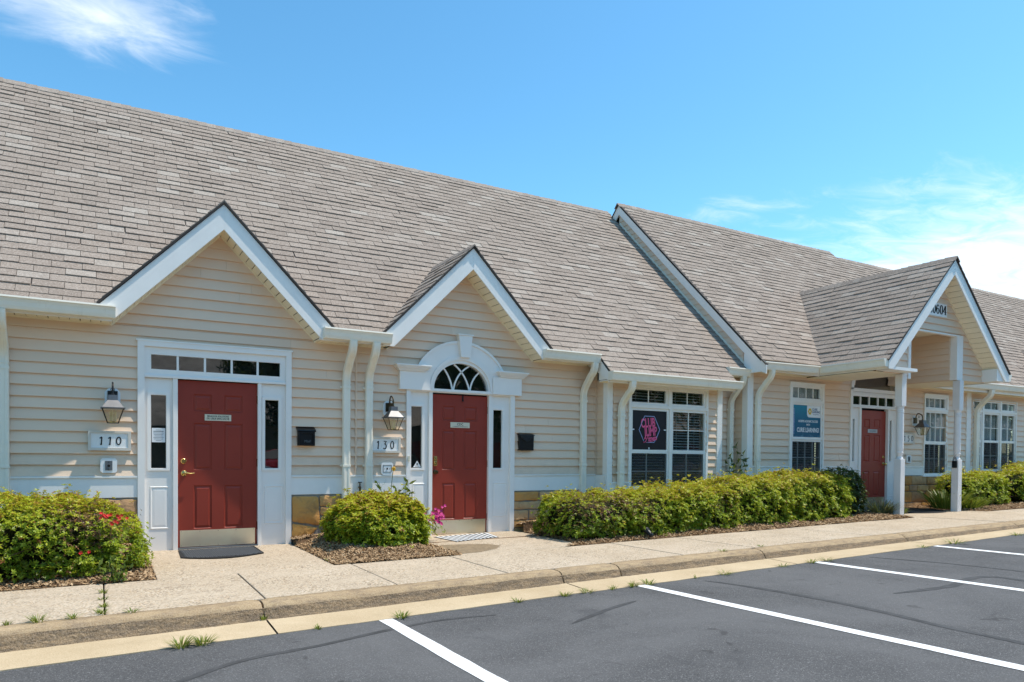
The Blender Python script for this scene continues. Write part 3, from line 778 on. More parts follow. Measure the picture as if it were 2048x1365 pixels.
siding(w1, 0.0, [gable_shape(D1), gable_shape(D2)], holesA, zz0, 3.9, seed=5)
# bump-out under the club window and the short bit of wall beyond it
BX0, BX1 = 6.247, 8.745
hB = rect(6.70, 8.38, .72, 2.34)
w2 = sheath('wall', b1, -.3, [rect(BX0, BX1, -.2, 2.40)], [hB])
siding(w2, -.3, [rect(BX0+.1, BX1-.09, BT+.0, 2.40)], [hB], BT+.015, 2.40, seed=9)
siding(w2, -.3, [rect(BX0+.1, BX1-.09, .72, BT)], [hB], .76, BT+.02, seed=10)
mb = MB().box(BX0, BX0+.02, -.298, 0, -.2, 2.4); obj('return_wall', mb, M_SIDE, b1)
zz = BT+.015
while zz < 2.38:
    mb = MB(); mb.hexa([(BX0-.018, -.298, zz), (BX0, -.298, zz), (BX0, -.04, zz), (BX0-.018, -.04, zz), (BX0-.004, -.298, zz+EXPO), (BX0, -.298, zz+EXPO), (BX0, -.04, zz+EXPO), (BX0-.004, -.04, zz+EXPO)])
    obj('siding_board', mb, M_SIDE, w2); zz += EXPO
mb = MB().box(BX0-.03, BX0+.0, -.03, 0.0, BB, 2.62); obj('inside_corner_trim', mb, M_SIDE, b1)
w3 = sheath('wall', b1, 0.0, [rect(BX1-.3, 9.44, -.2, ZS)], [])
siding(w3, 0.0, [rect(BX1, 9.44, BT, ZS)], [], BT+.015, ZS, seed=13)
corner_board(b1, BX0-.022, BX0+.085, -.332, -.30, .40, 2.42); corner_board(b1, BX0-.022, BX0-.0, -.2995, -.215, .40, 2.42)
corner_board(b1, BX1-.10, BX1+.0, -.332, -.30, .40, 2.42); corner_board(b1, BX1-.0, BX1+.022, -.332, -.215, .40, 2.42)
# white skirt board and stone base
def skirt(bld, x0, x1, y, z0, z1):
    mb = MB().box(x0, x1, y-.028, y, z0, z1-.012); mb.box(x0, x1, y-.042, y, z1-.012, z1+.012); obj('skirt_board', mb, M_WHITE, bld, bevel=.002)
skirt(b1, XL, -.438, 0, BB, BT); skirt(b1, 1.337, 2.925, 0, BB, BT); skirt(b1, 4.682, BX0-.03, 0, BB, BT)
skirt(b1, BX0+.085, 6.66, -.3, .5, .76); skirt(b1, 8.42, BX1-.1, -.3, .5, .76); skirt(b1, BX1+.022, 9.42, 0, BB, BT)
mb = MB().box(BX0-.03, BX0, -.298, -.03, BB, BT); obj('skirt_board', mb, M_WHITE, b1)
for x0, x1, sd_, giv in ((XL, -.438, 4, None), (1.337, 2.925, 8, 1), (4.682, BX0, 12, None)):
    base = obj('stone_base', MB().box(x0, x1, -.012, .0015, -.25, BB), M_MORTAR, b1)
    if giv:
        G = [[(1.345, .285), (1.535, .255), (1.722, .225), (1.70, .632), (1.345, .632)],
             [(1.70, .478), (2.0, .474), (2.0, .632), (1.70, .632)], [(1.715, .36), (2.0, .345), (2.0, .468), (1.71, .475)],
             [(1.73, .19), (2.0, .18), (2.0, .338), (1.725, .352)], [(1.345, .06), (1.62, .115), (1.70, .20), (1.535, .245), (1.345, .275)],
             [(1.36, -.12), (1.72, -.12), (1.72, .10), (1.63, .105), (1.36, .05)], [(1.73, -.12), (2.05, -.12), (2.0, .17), (1.73, .18)]]
        stones(base, -.012, 0, 0, 0, 0, 2, given=G); stones(base, -.012, 2.01, 2.925, -.1, .632, 31, hmin=.14, hmax=.22)
    elif x0 > 4: stones(base, -.012, x0, x1, -.1, .632, sd_, hmin=.11, hmax=.19)
    else: stones(base, -.012, max(x0, -3.4), x1, -.1, .632, sd_, hmin=.2, hmax=.34)

# ---- roof
YE, ZE = -.345, 2.862 + TAN*(-.345+.253)
UA, US, UN = Vector((1, 0, 0)), Vector((0, SC_, SS_)), Vector((0, -SS_, SC_))
RY = 3.86; SR = (RY-YE)/SC_
def foot(D, ze, m_roof_s=SS_, lift=.03, smin=-.8):
    za = D['zt']+lift; z_at = lambda s: ze+s*SS_
    return [(D['xc'], (za-ze)/SS_), (D['xc']-(za-z_at(smin))/D['m'], smin), (D['xc']+(za-z_at(smin))/D['m'], smin)]
BRX0, BRX1 = 6.05, 8.80
reg1 = [rect(XL, 9.40, 0, SR), rect(BRX0, BRX1, -.300/SC_, 0)]
hol1 = [foot(D1, ZE), foot(D2, ZE)]
rd = MB(); deck(rd, (0, YE, ZE), UA, US, reg1, hol1, UN)
# far slope
rd.add([(XL, RY, ZE+SR*SS_), (9.4, RY, ZE+SR*SS_), (9.4, RY+4.2, ZE), (XL, RY+4.2, ZE)], [(0, 1, 2, 3)])
roof1 = obj('roof', rd, M_EDGE, b1)
tb = Tabs(); tb.face((0, YE, ZE), UA, US, UN, reg1, hol1, 21, s_from=-.300/SC_, s_to=SR-.02)
def dormer(tb, D, yf, ye, ze, rd_parent, seed, right=True, s_eave_z=None, lift=.034):
    """the two little roof slopes of a gable that runs into a main roof whose eave is at (ye, ze)"""
    xc, m = D['xc'], D['m']; za = D['zt']+lift; n = math.sqrt(1+m*m); mb = MB()
    zee = s_eave_z if s_eave_z else ze+.02
    for sg in (-1, 1):
        us = Vector((-sg, 0, m))/n; ua = Vector((0, 1, 0)); un = Vector((sg*m, 0, 1))/n
        xe = xc+sg*(za-zee)/m; O = Vector((xe, yf-.02, zee)); Ls = (za-zee)/m*n
        yv = lambda z: ye+(z-ze)/TAN
        reg = [[(0, 0), (max(.02, yv(zee)-yf+.02), 0), (yv(za)-yf+.02, Ls), (0, Ls)]]
        deck(mb, O, ua, us, reg, [], un, .02); tb.face(O, ua, us, un, reg, [], seed+sg, s_to=Ls-.02)
    obj('roof', mb, M_EDGE, rd_parent)
    nA = Vector((-1, 0, -m))/n; nB = Vector((1, 0, -m))/n
    return (xc, yf-.03, za+.008), (xc, ye+(za-ze)/TAN+.05, za+.008), nA, nB
for D, sd_ in ((D1, 41), (D2, 47)):
    p0, p1, nA, nB = dormer(tb, D, -.32, YE, ZE, b1, sd_); caps(roof1, p1, p0, nA, nB, seed=sd_, wid=.12)
tb.build(roof1)
caps(roof1, (9.36, RY, ZE+SR*SS_+.012), (XL, RY, ZE+SR*SS_+.012), Vector((0, -SC_, -SS_)), Vector((0, SC_, -SS_)), seed=5)
rake_gable(b1, D1['xc'], D1['zt'], D1['m'], -.325, 0, -.84, 1.79, 2.64)
rake_gable(b1, D2['xc'], D2['zt'], D2['m'], -.325, 0, 2.475, 5.16, 2.64)
# ---- eaves
def eave(bld, x0, x1, yw, zt, ends=True):
    mb = MB().box(x0, x1, yw-.30, yw-.278, zt-.155, zt-.02); obj('fascia', mb, M_WHITE, bld); eave_soffit(bld, x0, x1, yw-.278, yw, zt-.145)
eave(b1, XL, -.705, 0, 2.80); eave(b1, 1.63, 2.585, 0, 2.80); eave(b1, 5.02, 6.04, 0, 2.80); eave(b1, BX1+.05, 9.42, 0, 2.80)
gutter(b1, XL, -.67, -.30, 2.805); gutter(b1, 1.665, 2.575, -.30, 2.80); gutter(b1, 5.005, 6.03, -.30, 2.795); gutter(b1, 8.83, 9.40, -.30, 2.792)
mb = MB().box(BRX0, BRX1, -.60, -.578, 2.34, 2.50); obj('fascia', mb, M_WHITE, b1); eave_soffit(b1, BRX0+.022, BRX1-.022, -.578, -.3, 2.375)
gutter(b1, BRX0-.02, BRX1+.06, -.60, 2.505)
for xa in (BRX0, BRX1-.022):
    mb = MB().prism_x([(-.60, 2.36), (-.60, 2.49), (-.02, 2.49+.58*TAN), (-.02, 2.36+.30)], xa, xa+.022); obj('rake_board', mb, M_WHITE, b1)
mb = MB().prism_x([(-.57, 2.372), (-.30, 2.372), (-.30, 2.66), (-.57, 2.45)], BRX0+.022, BRX0+.05); obj('return_board', mb, M_WHITE, b1)
downspout(b1, -1.735, -.365, 2.665, -.062, .02, w=.11); downspout(b1, 2.055, -.365, 2.665, -.062, .06); downspout(b1, 2.37, -.365, 2.665, -.062, .06)
downspout(b1, 5.952, -.365, 2.66, -.062, .10); downspout(b1, 6.47, -.665, 2.37, -.385, .15, run=.24); downspout(b1, 9.26, -.365, 2.655, -.062, .15)
obj('cable_conduit', MB().tube([(2.20, -.025, .9), (2.20, -.025, 2.6)], .013, 8), M_SIDE, b1)

# ---- door 110 with its surround
ds = MB(); plate(ds, -.438, 1.337, -.02, 2.495, [(-.365, 1.267, -.02, 2.435)], -.045, .03)
sur = obj('door_surround', ds, M_DOORW, b1, bevel=.003)
mb = MB().box(-.452, 1.351, -.052, -.004, 2.495, 2.512); obj('drip_cap', mb, M_WHITE, sur)
TP = [(-.293, -.018), (.008, .288), (.312, .598), (.622, .908), (.934, 1.198)]
mb = MB(); plate(mb, -.365, 1.267, 2.095, 2.435, [(-.293, 1.198, 2.17, 2.343)], -.018, .04); mb.box(-.365, 1.267, -.040, -.019, 2.068, 2.10); obj('transom_frame', mb, M_DOORW, sur, bevel=.003)
for a, b in TP: pane(sur, a, b, 2.17, 2.343, .008, 'transom_pane')
for xm in (-.005, .30, .61, .921): obj('muntin', MB().box(xm-.012, xm+.012, -.012, .02, 2.168, 2.345), M_DOORW, sur)
mb = MB().box(-.365, 1.267, .075, .30, -.02, 2.44); obj('unlit_hall_block', mb, M_DARK, sur)  # block coloured near-black to stand for the unlit hall
for a, b in ((-.060, -.006), (.922, .966)): obj('jamb', MB().box(a, b, -.030, .045, -.02, 2.068), M_DOORW, sur, bevel=.004)
def sidelight(sur, x0, x1, z0, z1, gx0, gx1, gz0, gz1, y, px0, px1, pz0, pz1):
    mb = MB(); plate(mb, x0, x1, z0, z1, [(gx0, gx1, gz0, gz1)], y, y+.03); plate(mb, gx0-.040, gx1+.042, gz0-.030, gz1+.040, [(gx0-.004, gx1+.004, gz0-.004, gz1+.004)], y-.014, y); 
    panel_relief(mb, px0, px1, pz0, pz1, y-.001, True)
    obj('sidelight', mb, M_DOORW, sur, bevel=.002); pane(sur, gx0-.002, gx1+.002, gz0, gz1, y+.010, 'sidelight_pane', False)
sidelight(sur, -.365, -.060, -.02, 2.068, -.294, -.133, .99, 1.862, -.002, -.307, -.097, .257, .772)
sidelight(sur, .966, 1.267, -.02, 2.068, 1.015, 1.180, .99, 1.862, -.002, 1.005, 1.241, .275, .768)
def six(x0, x1, z0, w=.207):
    f = (x1-x0)/.922; A = (x0+.178*f, x0+.388*f); B = (x0+.532*f, x0+.750*f)
    return [(a, b, z0+p, z0+q) for a, b in (A, B) for p, q in ((.225, .758), (.948, 1.525), (1.668, 1.878))]
d110 = door_leaf(b1, -.004, .918, .020, 2.060, .022, six(-.004, .918, .020), .228)
mb = MB().box(-.006, .922, -.028, .10, -.03, .018); obj('threshold', mb, M_GREYP, b1)
def lever(d, x, y, z, right=True):
    m = MB().lathe((x, y, z), [(.034, 0), (.034, .006), (.026, .012), (.012, .016), (.011, .045)], 18, 'y')
    s = 1 if right else -1
    m.tube([(x, y-.045, z), (x+s*.03, y-.052, z+.004), (x+s*.07, y-.052, z-.004), (x+s*.115, y-.050, z+.004)], [.011, .010, .008, .006], 8); o = obj('handle', m, M_BRASS, d); smooth_by_angle(o)
def deadbolt(d, x, y, z, m_=None):
    m = MB().lathe((x, y, z), [(.032, 0), (.032, .008), (.024, .014), (.022, .020), (.010, .020), (.010, .024)], 18, 'y'); o = obj('deadbolt', m, m_ or M_BRASS, d); smooth_by_angle(o)
lever(d110, .066, .022, .927); deadbolt(d110, .061, .022, 1.076)

# ---- door 130 with arched fanlight
CX, CZ = 3.778, 2.135
s2 = MB(); plate(s2, 2.925, 4.682, -.01, 2.10, [(2.985, 4.607, -.01, 2.082)], -.045, .03); sur2 = obj('door_surround', s2, M_DOORW, b1, bevel=.003)
N = 28; a0, a1 = 0.0, math.pi
mb = MB(); ring_plate(mb, arc(CX, CZ, .755, .690, a0, a1, N), arc(CX, CZ, .505, .485, a0, a1, N), -.050, .0); 
ring_plate(mb, arc(CX, CZ, .775, .712, a0, a1, N), arc(CX, CZ, .740, .676, a0, a1, N), -.066, -.0502); obj('arch', mb, M_DOORW, sur2)
mb = MB(); ring_plate(mb, arc(CX, CZ, .506, .486, a0, a1, N), arc(CX, CZ, .470, .435, a0, a1, N), -.068, .0); ring_plate(mb, arc(CX, CZ, .470, .435, a0, a1, N), arc(CX, CZ, .440, .388, a0, a1, N), -.050, .03); obj('fanlight_frame', mb, M_DOORW, sur2)
mb = MB(); f = arc(CX, CZ, .442, .390, a0, a1, N); mb.prism_y(f, .005, .009); obj('fanlight_pane', mb, M_GLASS, sur2)
mb = MB(); mb.prism_y(arc(CX, CZ, .50, .44, a0, a1, N), .10, .12); mb.box(2.985, 4.607, .075, .3, 0, 2.1); obj('unlit_hall_block', mb, M_DARK, sur2)
g = lambda u, v: (CX-.44+.88*u, CZ+.388*v)
def qb(p0, p1, p2): 
    p0, p1, p2 = g(*p0), g(*p1), g(*p2); return bez(p0, p1, p2, 10)
for P3 in (((.19, .79), (.32, .45), (.35, 0)), ((.37, 0), (.41, .62), (.66, .93)), ((.38, .96), (.60, .62), (.665, 0)), ((.675, 0), (.70, .45), (.85, .72))):
    mb = MB(); strip_curve(mb, qb(*P3), .020, -.012, .004); obj('fan_muntin', mb, M_DOORW, sur2)
mb = MB(); mb.prism_y([(3.742, 2.606), (3.888-.0, 2.606), (3.925, 2.925), (3.702, 2.925)], -.105, 0); mb.prism_y([(3.690, 2.925), (3.937, 2.925), (3.937, 2.945), (3.690, 2.945)], -.118, 0); obj('keystone', mb, M_DOORW, sur2, bevel=.004)
mb = MB().box(CX-.51, CX+.51, -.062, .0, 2.095, 2.135); obj('transom_bar', mb, M_DOORW, sur2, bevel=.004)
for xa, xb, ca, cb in ((2.812, CX-.507, 2.734, 3.262), (CX+.507, 4.783, 4.345, 4.872)):
    mb = MB().box(xa, xb, -.075, 0, 2.098, 2.36); obj('entablature', mb, M_DOORW, sur2, bevel=.003)
    mb = MB()
    for k, (o, z0, z1) in enumerate(((.022, 2.36, 2.377), (.034, 2.377, 2.393), (.052, 2.393, 2.410), (.066, 2.410, 2.425), (.078, 2.425, 2.446))):
        l = .078-o; mb.box(ca+l, cb-l if cb < 4 else cb-l, -.075-o, 0, z0, z1)
    obj('crown_cap', mb, M_DOORW, sur2, bevel=.003)
for a, b in ((3.270, 3.328), (4.241, 4.296)): obj('jamb', MB().box(a, b, -.032, .045, -.01, 2.095), M_DOORW, sur2, bevel=.004)
sidelight(sur2, 2.985, 3.270, -.01, 2.095, 3.010, 3.170, .994, 1.868, -.002, 3.03, 3.235, .26, .78)
sidelight(sur2, 4.296, 4.607, -.01, 2.095, 4.328, 4.478, .994, 1.868, -.002, 4.335, 4.575, .26, .78)
d130 = door_leaf(b1, 3.328, 4.241, .020, 2.062, .022, six(3.328, 4.241, .020), .230)
mb = MB().box(3.326, 4.243, -.025, .10, -.01, .018); obj('threshold', mb, M_GREYP, b1)
m = MB().box(3.364, 3.420, .008, .0215, 1.025, 1.165); m.lathe((3.392, .008, 1.125), [(.020, 0), (.018, .012)], 14, 'y'); m.lathe((3.392, .008, 1.075), [(.024, 0), (.020, .010)], 14, 'y'); obj('deadbolt', m, M_BRASS, d130, bevel=.004)
m = MB().lathe((3.392, .022, .935), [(.034, 0), (.032, .008), (.014, .014), (.014, .035), (.026, .042), (.030, .055), (.024, .068), (.006, .072)], 18, 'y'); o = obj('door_knob', m, M_BRONZE, d130); smooth_by_angle(o)
m = MB().box(3.818, 3.838, .012, .020, 1.975, 2.062); m.box(3.818, 3.838, -.004, .012, 1.975, 1.984); obj('wreath_hanger', m, M_BLACK, d130)
m = MB().box(2.945, 2.968, -.062, -.046, 1.09, 1.165); obj('sensor_box', m, M_IVORY, sur2)

# ---- windows
def window(bld, y, X0, X1, Z0, Z1, cells, casing=.035, sash=.040, back='dark', recess=.0):
    """cells: (gx0,gx1,gz0,gz1,[x muntins],[z muntins],fill)"""
    mb = MB(); holes = [(c[0]-sash, c[1]+sash, c[2]-sash, c[3]+sash) for c in cells]
    plate(mb, X0, X1, Z0, Z1, holes, y-.040, y+.02); w = obj('window', mb, M_WHITE, bld, bevel=.003)
    mb = MB().box(X0-.008, X1+.008, y-.052, y, Z1, Z1+.014); obj('head_trim', mb, M_WHITE, w)
    for c in cells:
        gx0, gx1, gz0, gz1, mx, mz, fill = c; low = fill == 'screen'
        yo = y-.020 if not low else y-.018
        mb = MB(); plate(mb, gx0-sash-.002, gx1+sash+.002, gz0-sash-.002, gz1+sash+.002, [(gx0, gx1, gz0, gz1)], yo, y+.03); obj('sash', mb, M_WHITE, w, bevel=.002)
        pane(w, gx0-.002, gx1+.002, gz0-.002, gz1+.002, y+.004)
        ym = y-.004
        for x in mx: obj('muntin', MB().box(x-.006, x+.006, ym-.008, ym+.006, gz0, gz1), M_WHITE, w)
        for z in mz: obj('muntin', MB().box(gx0, gx1, ym-.006, ym+.004, z-.006, z+.006), M_WHITE, w)
        if fill in ('blind', 'blind_tight'):
            st = .047 if fill == 'blind' else .026; zb = gz0+.01; bl = MB()
            while zb < gz1:
                bl.hexa([(gx0+.004, y+.045, zb-.004), (gx1-.004, y+.045, zb-.004), (gx1-.004, y+.082, zb+.012), (gx0+.004, y+.082, zb+.012), (gx0+.004, y+.045, zb-.001), (gx1-.004, y+.045, zb-.001), (gx1-.004, y+.082, zb+.015), (gx0+.004, y+.082, zb+.015)]); zb += st
            for xx in (gx0+(gx1-gx0)*.18, gx0+(gx1-gx0)*.74): bl.box(xx-.003, xx+.003, y+.044, y+.046, gz0, gz1)
            obj('blinds', bl, M_BLIND, w)['kind'] = 'stuff'
        if fill == 'screen':
            sq = MB(); sq.add([(gx0, y-.0155, gz0), (gx1, y-.0155, gz0), (gx1, y-.0155, gz1), (gx0, y-.0155, gz1)], [(0, 1, 2, 3)]); obj('insect_screen', sq, M_MESH, w)
            zb = gz0+.01; bl = MB()
            while zb < gz1: bl.hexa([(gx0+.004, y+.045, zb-.004), (gx1-.004, y+.045, zb-.004), (gx1-.004, y+.075, zb+.006), (gx0+.004, y+.075, zb+.006), (gx0+.004, y+.045, zb+.002), (gx1-.004, y+.045, zb+.002), (gx1-.004, y+.075, zb+.012), (gx0+.004, y+.075, zb+.012)]); zb += .047
            obj('blinds', bl, M_BLIND, w)['kind'] = 'stuff'
        if fill == 'curtain':
            mb = MB(); n = 40
            for i in range(n):
                xa = gx0-.01+(gx1-gx0+.02)*i/n; xb = gx0-.01+(gx1-gx0+.02)*(i+1)/n
                ya = y+.07+.012*math.sin(i*1.7)+.008*math.sin(i*.6); yb_ = y+.07+.012*math.sin((i+1)*1.7)+.008*math.sin((i+1)*.6)
                mb.add([(xa, ya, gz0-.01), (xb, yb_, gz0-.01), (xb, yb_, gz1+.01), (xa, ya, gz1+.01)], [(0, 1, 2, 3)])
            obj('curtain', mb, M_CURT, w)
        if fill == 'shade': obj('shade', MB().box(gx0-.01, gx1+.01, y+.05, y+.055, gz0-.01, gz1+.01), M_CURT, w)
    mb = MB().box(X0+.02, X1-.02, y+.16, y+.18, Z0+.02, Z1-.02); obj('unlit_room_panel', mb, M_DARK, w)  # near-black panel in place of an unlit room behind the panes
    return w
wB = window(b1, -.3, 6.66, 8.422, .62, 2.378, [
    (6.731, 7.466, 2.086, 2.293, [7.09], [], 'blind'), (7.603, 8.326, 2.086, 2.293, [7.952], [], 'blind'),
    (6.750, 7.490, 1.305, 1.953, [], [], 'blind'), (7.628, 8.356, 1.305, 1.953, [7.985], [1.645], 'blind'),
    (6.738, 7.492, .70, 1.244, [7.06], [.947], 'screen'), (7.618, 8.335, .70, 1.244, [7.945], [.947], 'screen')])
wB['label'] = 'paired white window with blinds and a black poster in the left sash'

# ================================================================== BUILDING, UNIT 150 WITH THE PORCH
b2 = thing('office_building', 'cream sided office unit with a gabled porch on two turned posts', 'building', (12.9, -.3, .15))
YC = -.3; CBT, CBB = 1.026, .845; CX0 = 9.42; CX1 = 34.0; CZS = 2.78
hC1 = rect(10.57, 11.49, .86, 2.60); hC2 = rect(14.93, 15.77, .88, 2.60); hC3 = rect(16.93, 18.76, 1.0, 2.58); hD = rect(12.40, 13.95, 0, 2.65)
hDa = [(12.44, 2.6), (13.93, 2.6), (13.80, 2.95), (13.5, 3.16), (13.2, 3.22), (12.9, 3.16), (12.6, 2.95)]
PXC, PM, PZT = 12.95, 1.02, 4.903                 # porch gable
PW, PF = -1.685, -2.005
wallC = [rect(CX0, CX1, .0, CZS), rect(12.0, 13.75, CZS, 3.70)]
w4 = sheath('wall', b2, YC, wallC, [hC1, hC2, hC3, hD, hDa])
siding(w4, YC, [rect(CX0+.1, 16.58, CBT, CZS), rect(16.76, 24.0, CBT, CZS), rect(12.0, 13.75, CZS, 3.68)], [hC1, hC2, hC3, hD, hDa], CBT+.012, 3.68, seed=17)
corner_board(b2, CX0, CX0+.125, YC-.03, YC, .3, 2.80); corner_board(b2, CX0-.022, CX0, YC-.03, YC+.10, .3, 2.80)
corner_board(b2, 16.58, 16.76, YC-.032, YC, .9, 2.80)
# side wall of the taller section standing above the neighbouring roof
ZE2 = 2.93; YE2 = -.66; ze2 = lambda y: ZE2+TAN*(y-YE2)
R2Y = 3.46
mb = MB().prism_x([(YC, .3), (0, .3), (0, 2.8), (R2Y, ze2(R2Y)-.05), (YC, ze2(YC)-.05)], CX0+.002, CX0+.05); 
w5 = obj('side_wall', mb, M_SIDE, b2)
z = CBT+.012; 
while z < 6.9:
    zl, zh = z, z+EXPO; y_lo = YC if z < 3.3 else (z-ZE2+.10)/TAN+YE2+.05
    ya = max(YC+.1, (zl+EXPO+.05-ZE2)/TAN+YE2); yb_ = (zl-2.862)/TAN-.253+.20
    yb_ = min(max(yb_, 0.0), R2Y+.02)
    if yb_ > ya+.02:
        mb = MB(); mb.hexa([(CX0-.020, ya, zl), (CX0, ya, zl), (CX0, yb_, zl), (CX0-.020, yb_, zl), (CX0-.004, ya, zl+EXPO), (CX0, ya, zl+EXPO), (CX0, yb_, zl+EXPO), (CX0-.004, yb_, zl+EXPO)])
        obj('siding_board', mb, M_SIDE, w5)
    z += EXPO
# rake board on that side
RX = 9.375
for sg, yend in ((1, YE2-.10), (-1, R2Y+1.2)):
    zz = lambda y: ze2(y) if y <= R2Y else 2*ze2(R2Y)-ze2(y)
    pol = [(R2Y, zz(R2Y)-.002), (yend, zz(yend)-.002), (yend, zz(yend)-.22), (R2Y, zz(R2Y)-.225)]
    if sg > 0: pol = [(R2Y, zz(R2Y)-.002), (yend, zz(yend)-.002), (yend, 2.70), (YC+.02, 2.70), (YC+.02, 3.0), (R2Y, zz(R2Y)-.305)]
    mb = MB()
    if sg > 0:
        mb.prism_x([pol[0], pol[1], pol[2], pol[3], pol[4]], RX, RX+.022) ; mb.v = []; mb.f = []; mb.tone = []
        mb.prism_x([(R2Y, zz(R2Y)-.002), (yend, zz(yend)-.002), (yend, zz(yend)-.16), (YE2+.05, 2.74), (YE2+.12, zz(YE2+.12)-.225), (R2Y, zz(R2Y)-.225)], RX, RX+.022)
        mb.prism_x([(YE2+.02, 2.72), (YC+.05, 2.72), (YC+.05, zz(YC+.05)-.24), (YE2+.02, zz(YE2)-.10)], RX+.003, CX0-.023)
    else: mb.prism_x(pol, RX, RX+.022)
    obj('rake_board', mb, M_WHITE, b2)
    mb = MB().prism_x([(R2Y, zz(R2Y)+.018), (yend, zz(yend)+.018), (yend, zz(yend)-.004), (R2Y, zz(R2Y)-.004)], RX-.02, RX+.05); obj('drip_edge', mb, M_EDGE, b2)
    if sg > 0:
        mb = MB().prism_x([(R2Y, zz(R2Y)-.20), (YE2, zz(YE2)-.20), (YE2, zz(YE2)-.19), (R2Y, zz(R2Y)-.19)], RX+.022, CX0); obj('soffit', mb, M_SOFF, b2)
# flashing strip where the side wall meets the lower roof
mb = MB().prism_x([(YC+.06, 2.862+TAN*(YC+.06+.253)+.012), (R2Y, 2.862+TAN*(R2Y+.253)+.012), (R2Y, 2.862+TAN*(R2Y+.253)+.06), (YC+.06, 2.862+TAN*(YC+.06+.253)+.06)], CX0-.026, CX0-.005); obj('flashing', mb, M_GUT, b2)
# roofs
SR2 = (R2Y-YE2)/SC_; R3Y = 3.26; SR3 = (R3Y-YE2)/SC_
DP = dict(xc=PXC, zt=PZT, m=PM); D4 = dict(xc=20.95, zt=4.12, m=1.02)
reg2 = [rect(RX, 16.75, 0, SR2), rect(16.75, 34.0, 0, SR3)]; hol2 = [foot(DP, ZE2), foot(D4, ZE2)]
rd = MB(); deck(rd, (0, YE2, ZE2), UA, US, reg2, hol2, UN)
rd.add([(RX, R2Y, ze2(R2Y)), (16.75, R2Y, ze2(R2Y)), (16.75, R2Y+4, ZE2), (RX, R2Y+4, ZE2)], [(0, 1, 2, 3)])
rd.add([(16.75, R3Y, ze2(R3Y)), (34, R3Y, ze2(R3Y)), (34, R3Y+4, ZE2), (16.75, R3Y+4, ZE2)], [(0, 1, 2, 3)])
rd.add([(16.75, R2Y, ze2(R2Y)), (16.75, R3Y, ze2(R3Y)), (16.75, R3Y+1, ze2(R3Y)-TAN)], [(0, 1, 2)])
roof2 = obj('roof', rd, M_EDGE, b2)
tb = Tabs(); tb.face((0, YE2, ZE2), UA, US, UN, reg2[:1], hol2, 61, s_to=SR2-.02); tb.face((0, YE2, ZE2), UA, US, UN, reg2[1:], hol2, 67, s_to=SR3-.02)
p0, p1, nA, nB = dormer(tb, DP, PF, YE2, ZE2, b2, 71, s_eave_z=2.90); caps(roof2, p1, p0, nA, nB, seed=9, wid=.12)
p0, p1, nA, nB = dormer(tb, D4, -.62, YE2, ZE2, b2, 75); caps(roof2, p1, p0, nA, nB, seed=10, wid=.12)
rake_gable(b2, D4['xc'], D4['zt'], D4['m'], -.625, -.3, D4['xc']-1.2, D4['xc']+1.2, 2.74)
sheath('wall', b2, YC, [[(D4['xc']-1.1, 2.74), (D4['xc']+1.1, 2.74), (D4['xc'], 3.84)]], [])
tb.build(roof2)
dA, dB = Vector((0, -SC_, -SS_)), Vector((0, SC_, -SS_))
caps(roof2, (16.70, R2Y, ze2(R2Y)+.012), (RX-.02, R2Y, ze2(R2Y)+.012), dA, dB, seed=6)
caps(roof2, (31.0, R3Y, ze2(R3Y)+.012), (16.76, R3Y, ze2(R3Y)+.012), dA, dB, seed=7)
# eaves of this section
def eave2(x0, x1):
    obj('fascia', MB().box(x0, x1, -.615, -.593, 2.74, 2.885), M_WHITE, b2); eave_soffit(b2, x0, x1, -.593, YC, 2.755)
eave2(RX+.03, 11.0); eave2(14.55, 24.0)
gutter(b2, RX+.01, 10.85, -.615, 2.895, .012); gutter(b2, 14.75, 26.0, -.615, 2.935, .004)
downspout(b2, 9.635, -.68, 2.765, YC-.065, .2); downspout(b2, 16.95, -.68, 2.80, YC-.065, .9, w=.14)
# ---- porch
rake_gable(b2, PXC, PZT, PM, PF, PW, 10.99, 14.93, 2.745, width=.285, nb=.125)
OX0, OX1, OZ0, OZ1 = 12.095, 13.605, 2.74, 3.595
gshape = [(PXC-1.63, 2.735), (PXC+1.63, 2.735), (PXC+1.63, 2.97), (PXC, 4.63), (PXC-1.63, 2.97)]
w6 = sheath('gable_wall', b2, PW, [gshape], [rect(OX0, OX1, 2.6, OZ1)], thick=.06)
siding(w6, PW, [gshape], [rect(OX0, OX1, 2.6, OZ1), rect(13.6, 13.80, 2.6, 3.60), rect(12.02, 12.10, 2.6, 3.60)], 2.735, 4.7, seed=23)
obj('opening_trim', MB().box(OX1-.006, 13.80, PW-.032, PW+.10, 2.735, 3.60), M_WHITE, b2, bevel=.004)
obj('opening_trim', MB().box(12.02, OX0+.006, PW-.032, PW+.10, 2.66, 3.60), M_WHITE, b2, bevel=.004)
obj('opening_head', MB().box(OX0, OX1, PW-.022, PW+.062, 3.575, 3.60), M_WHITE, b2)
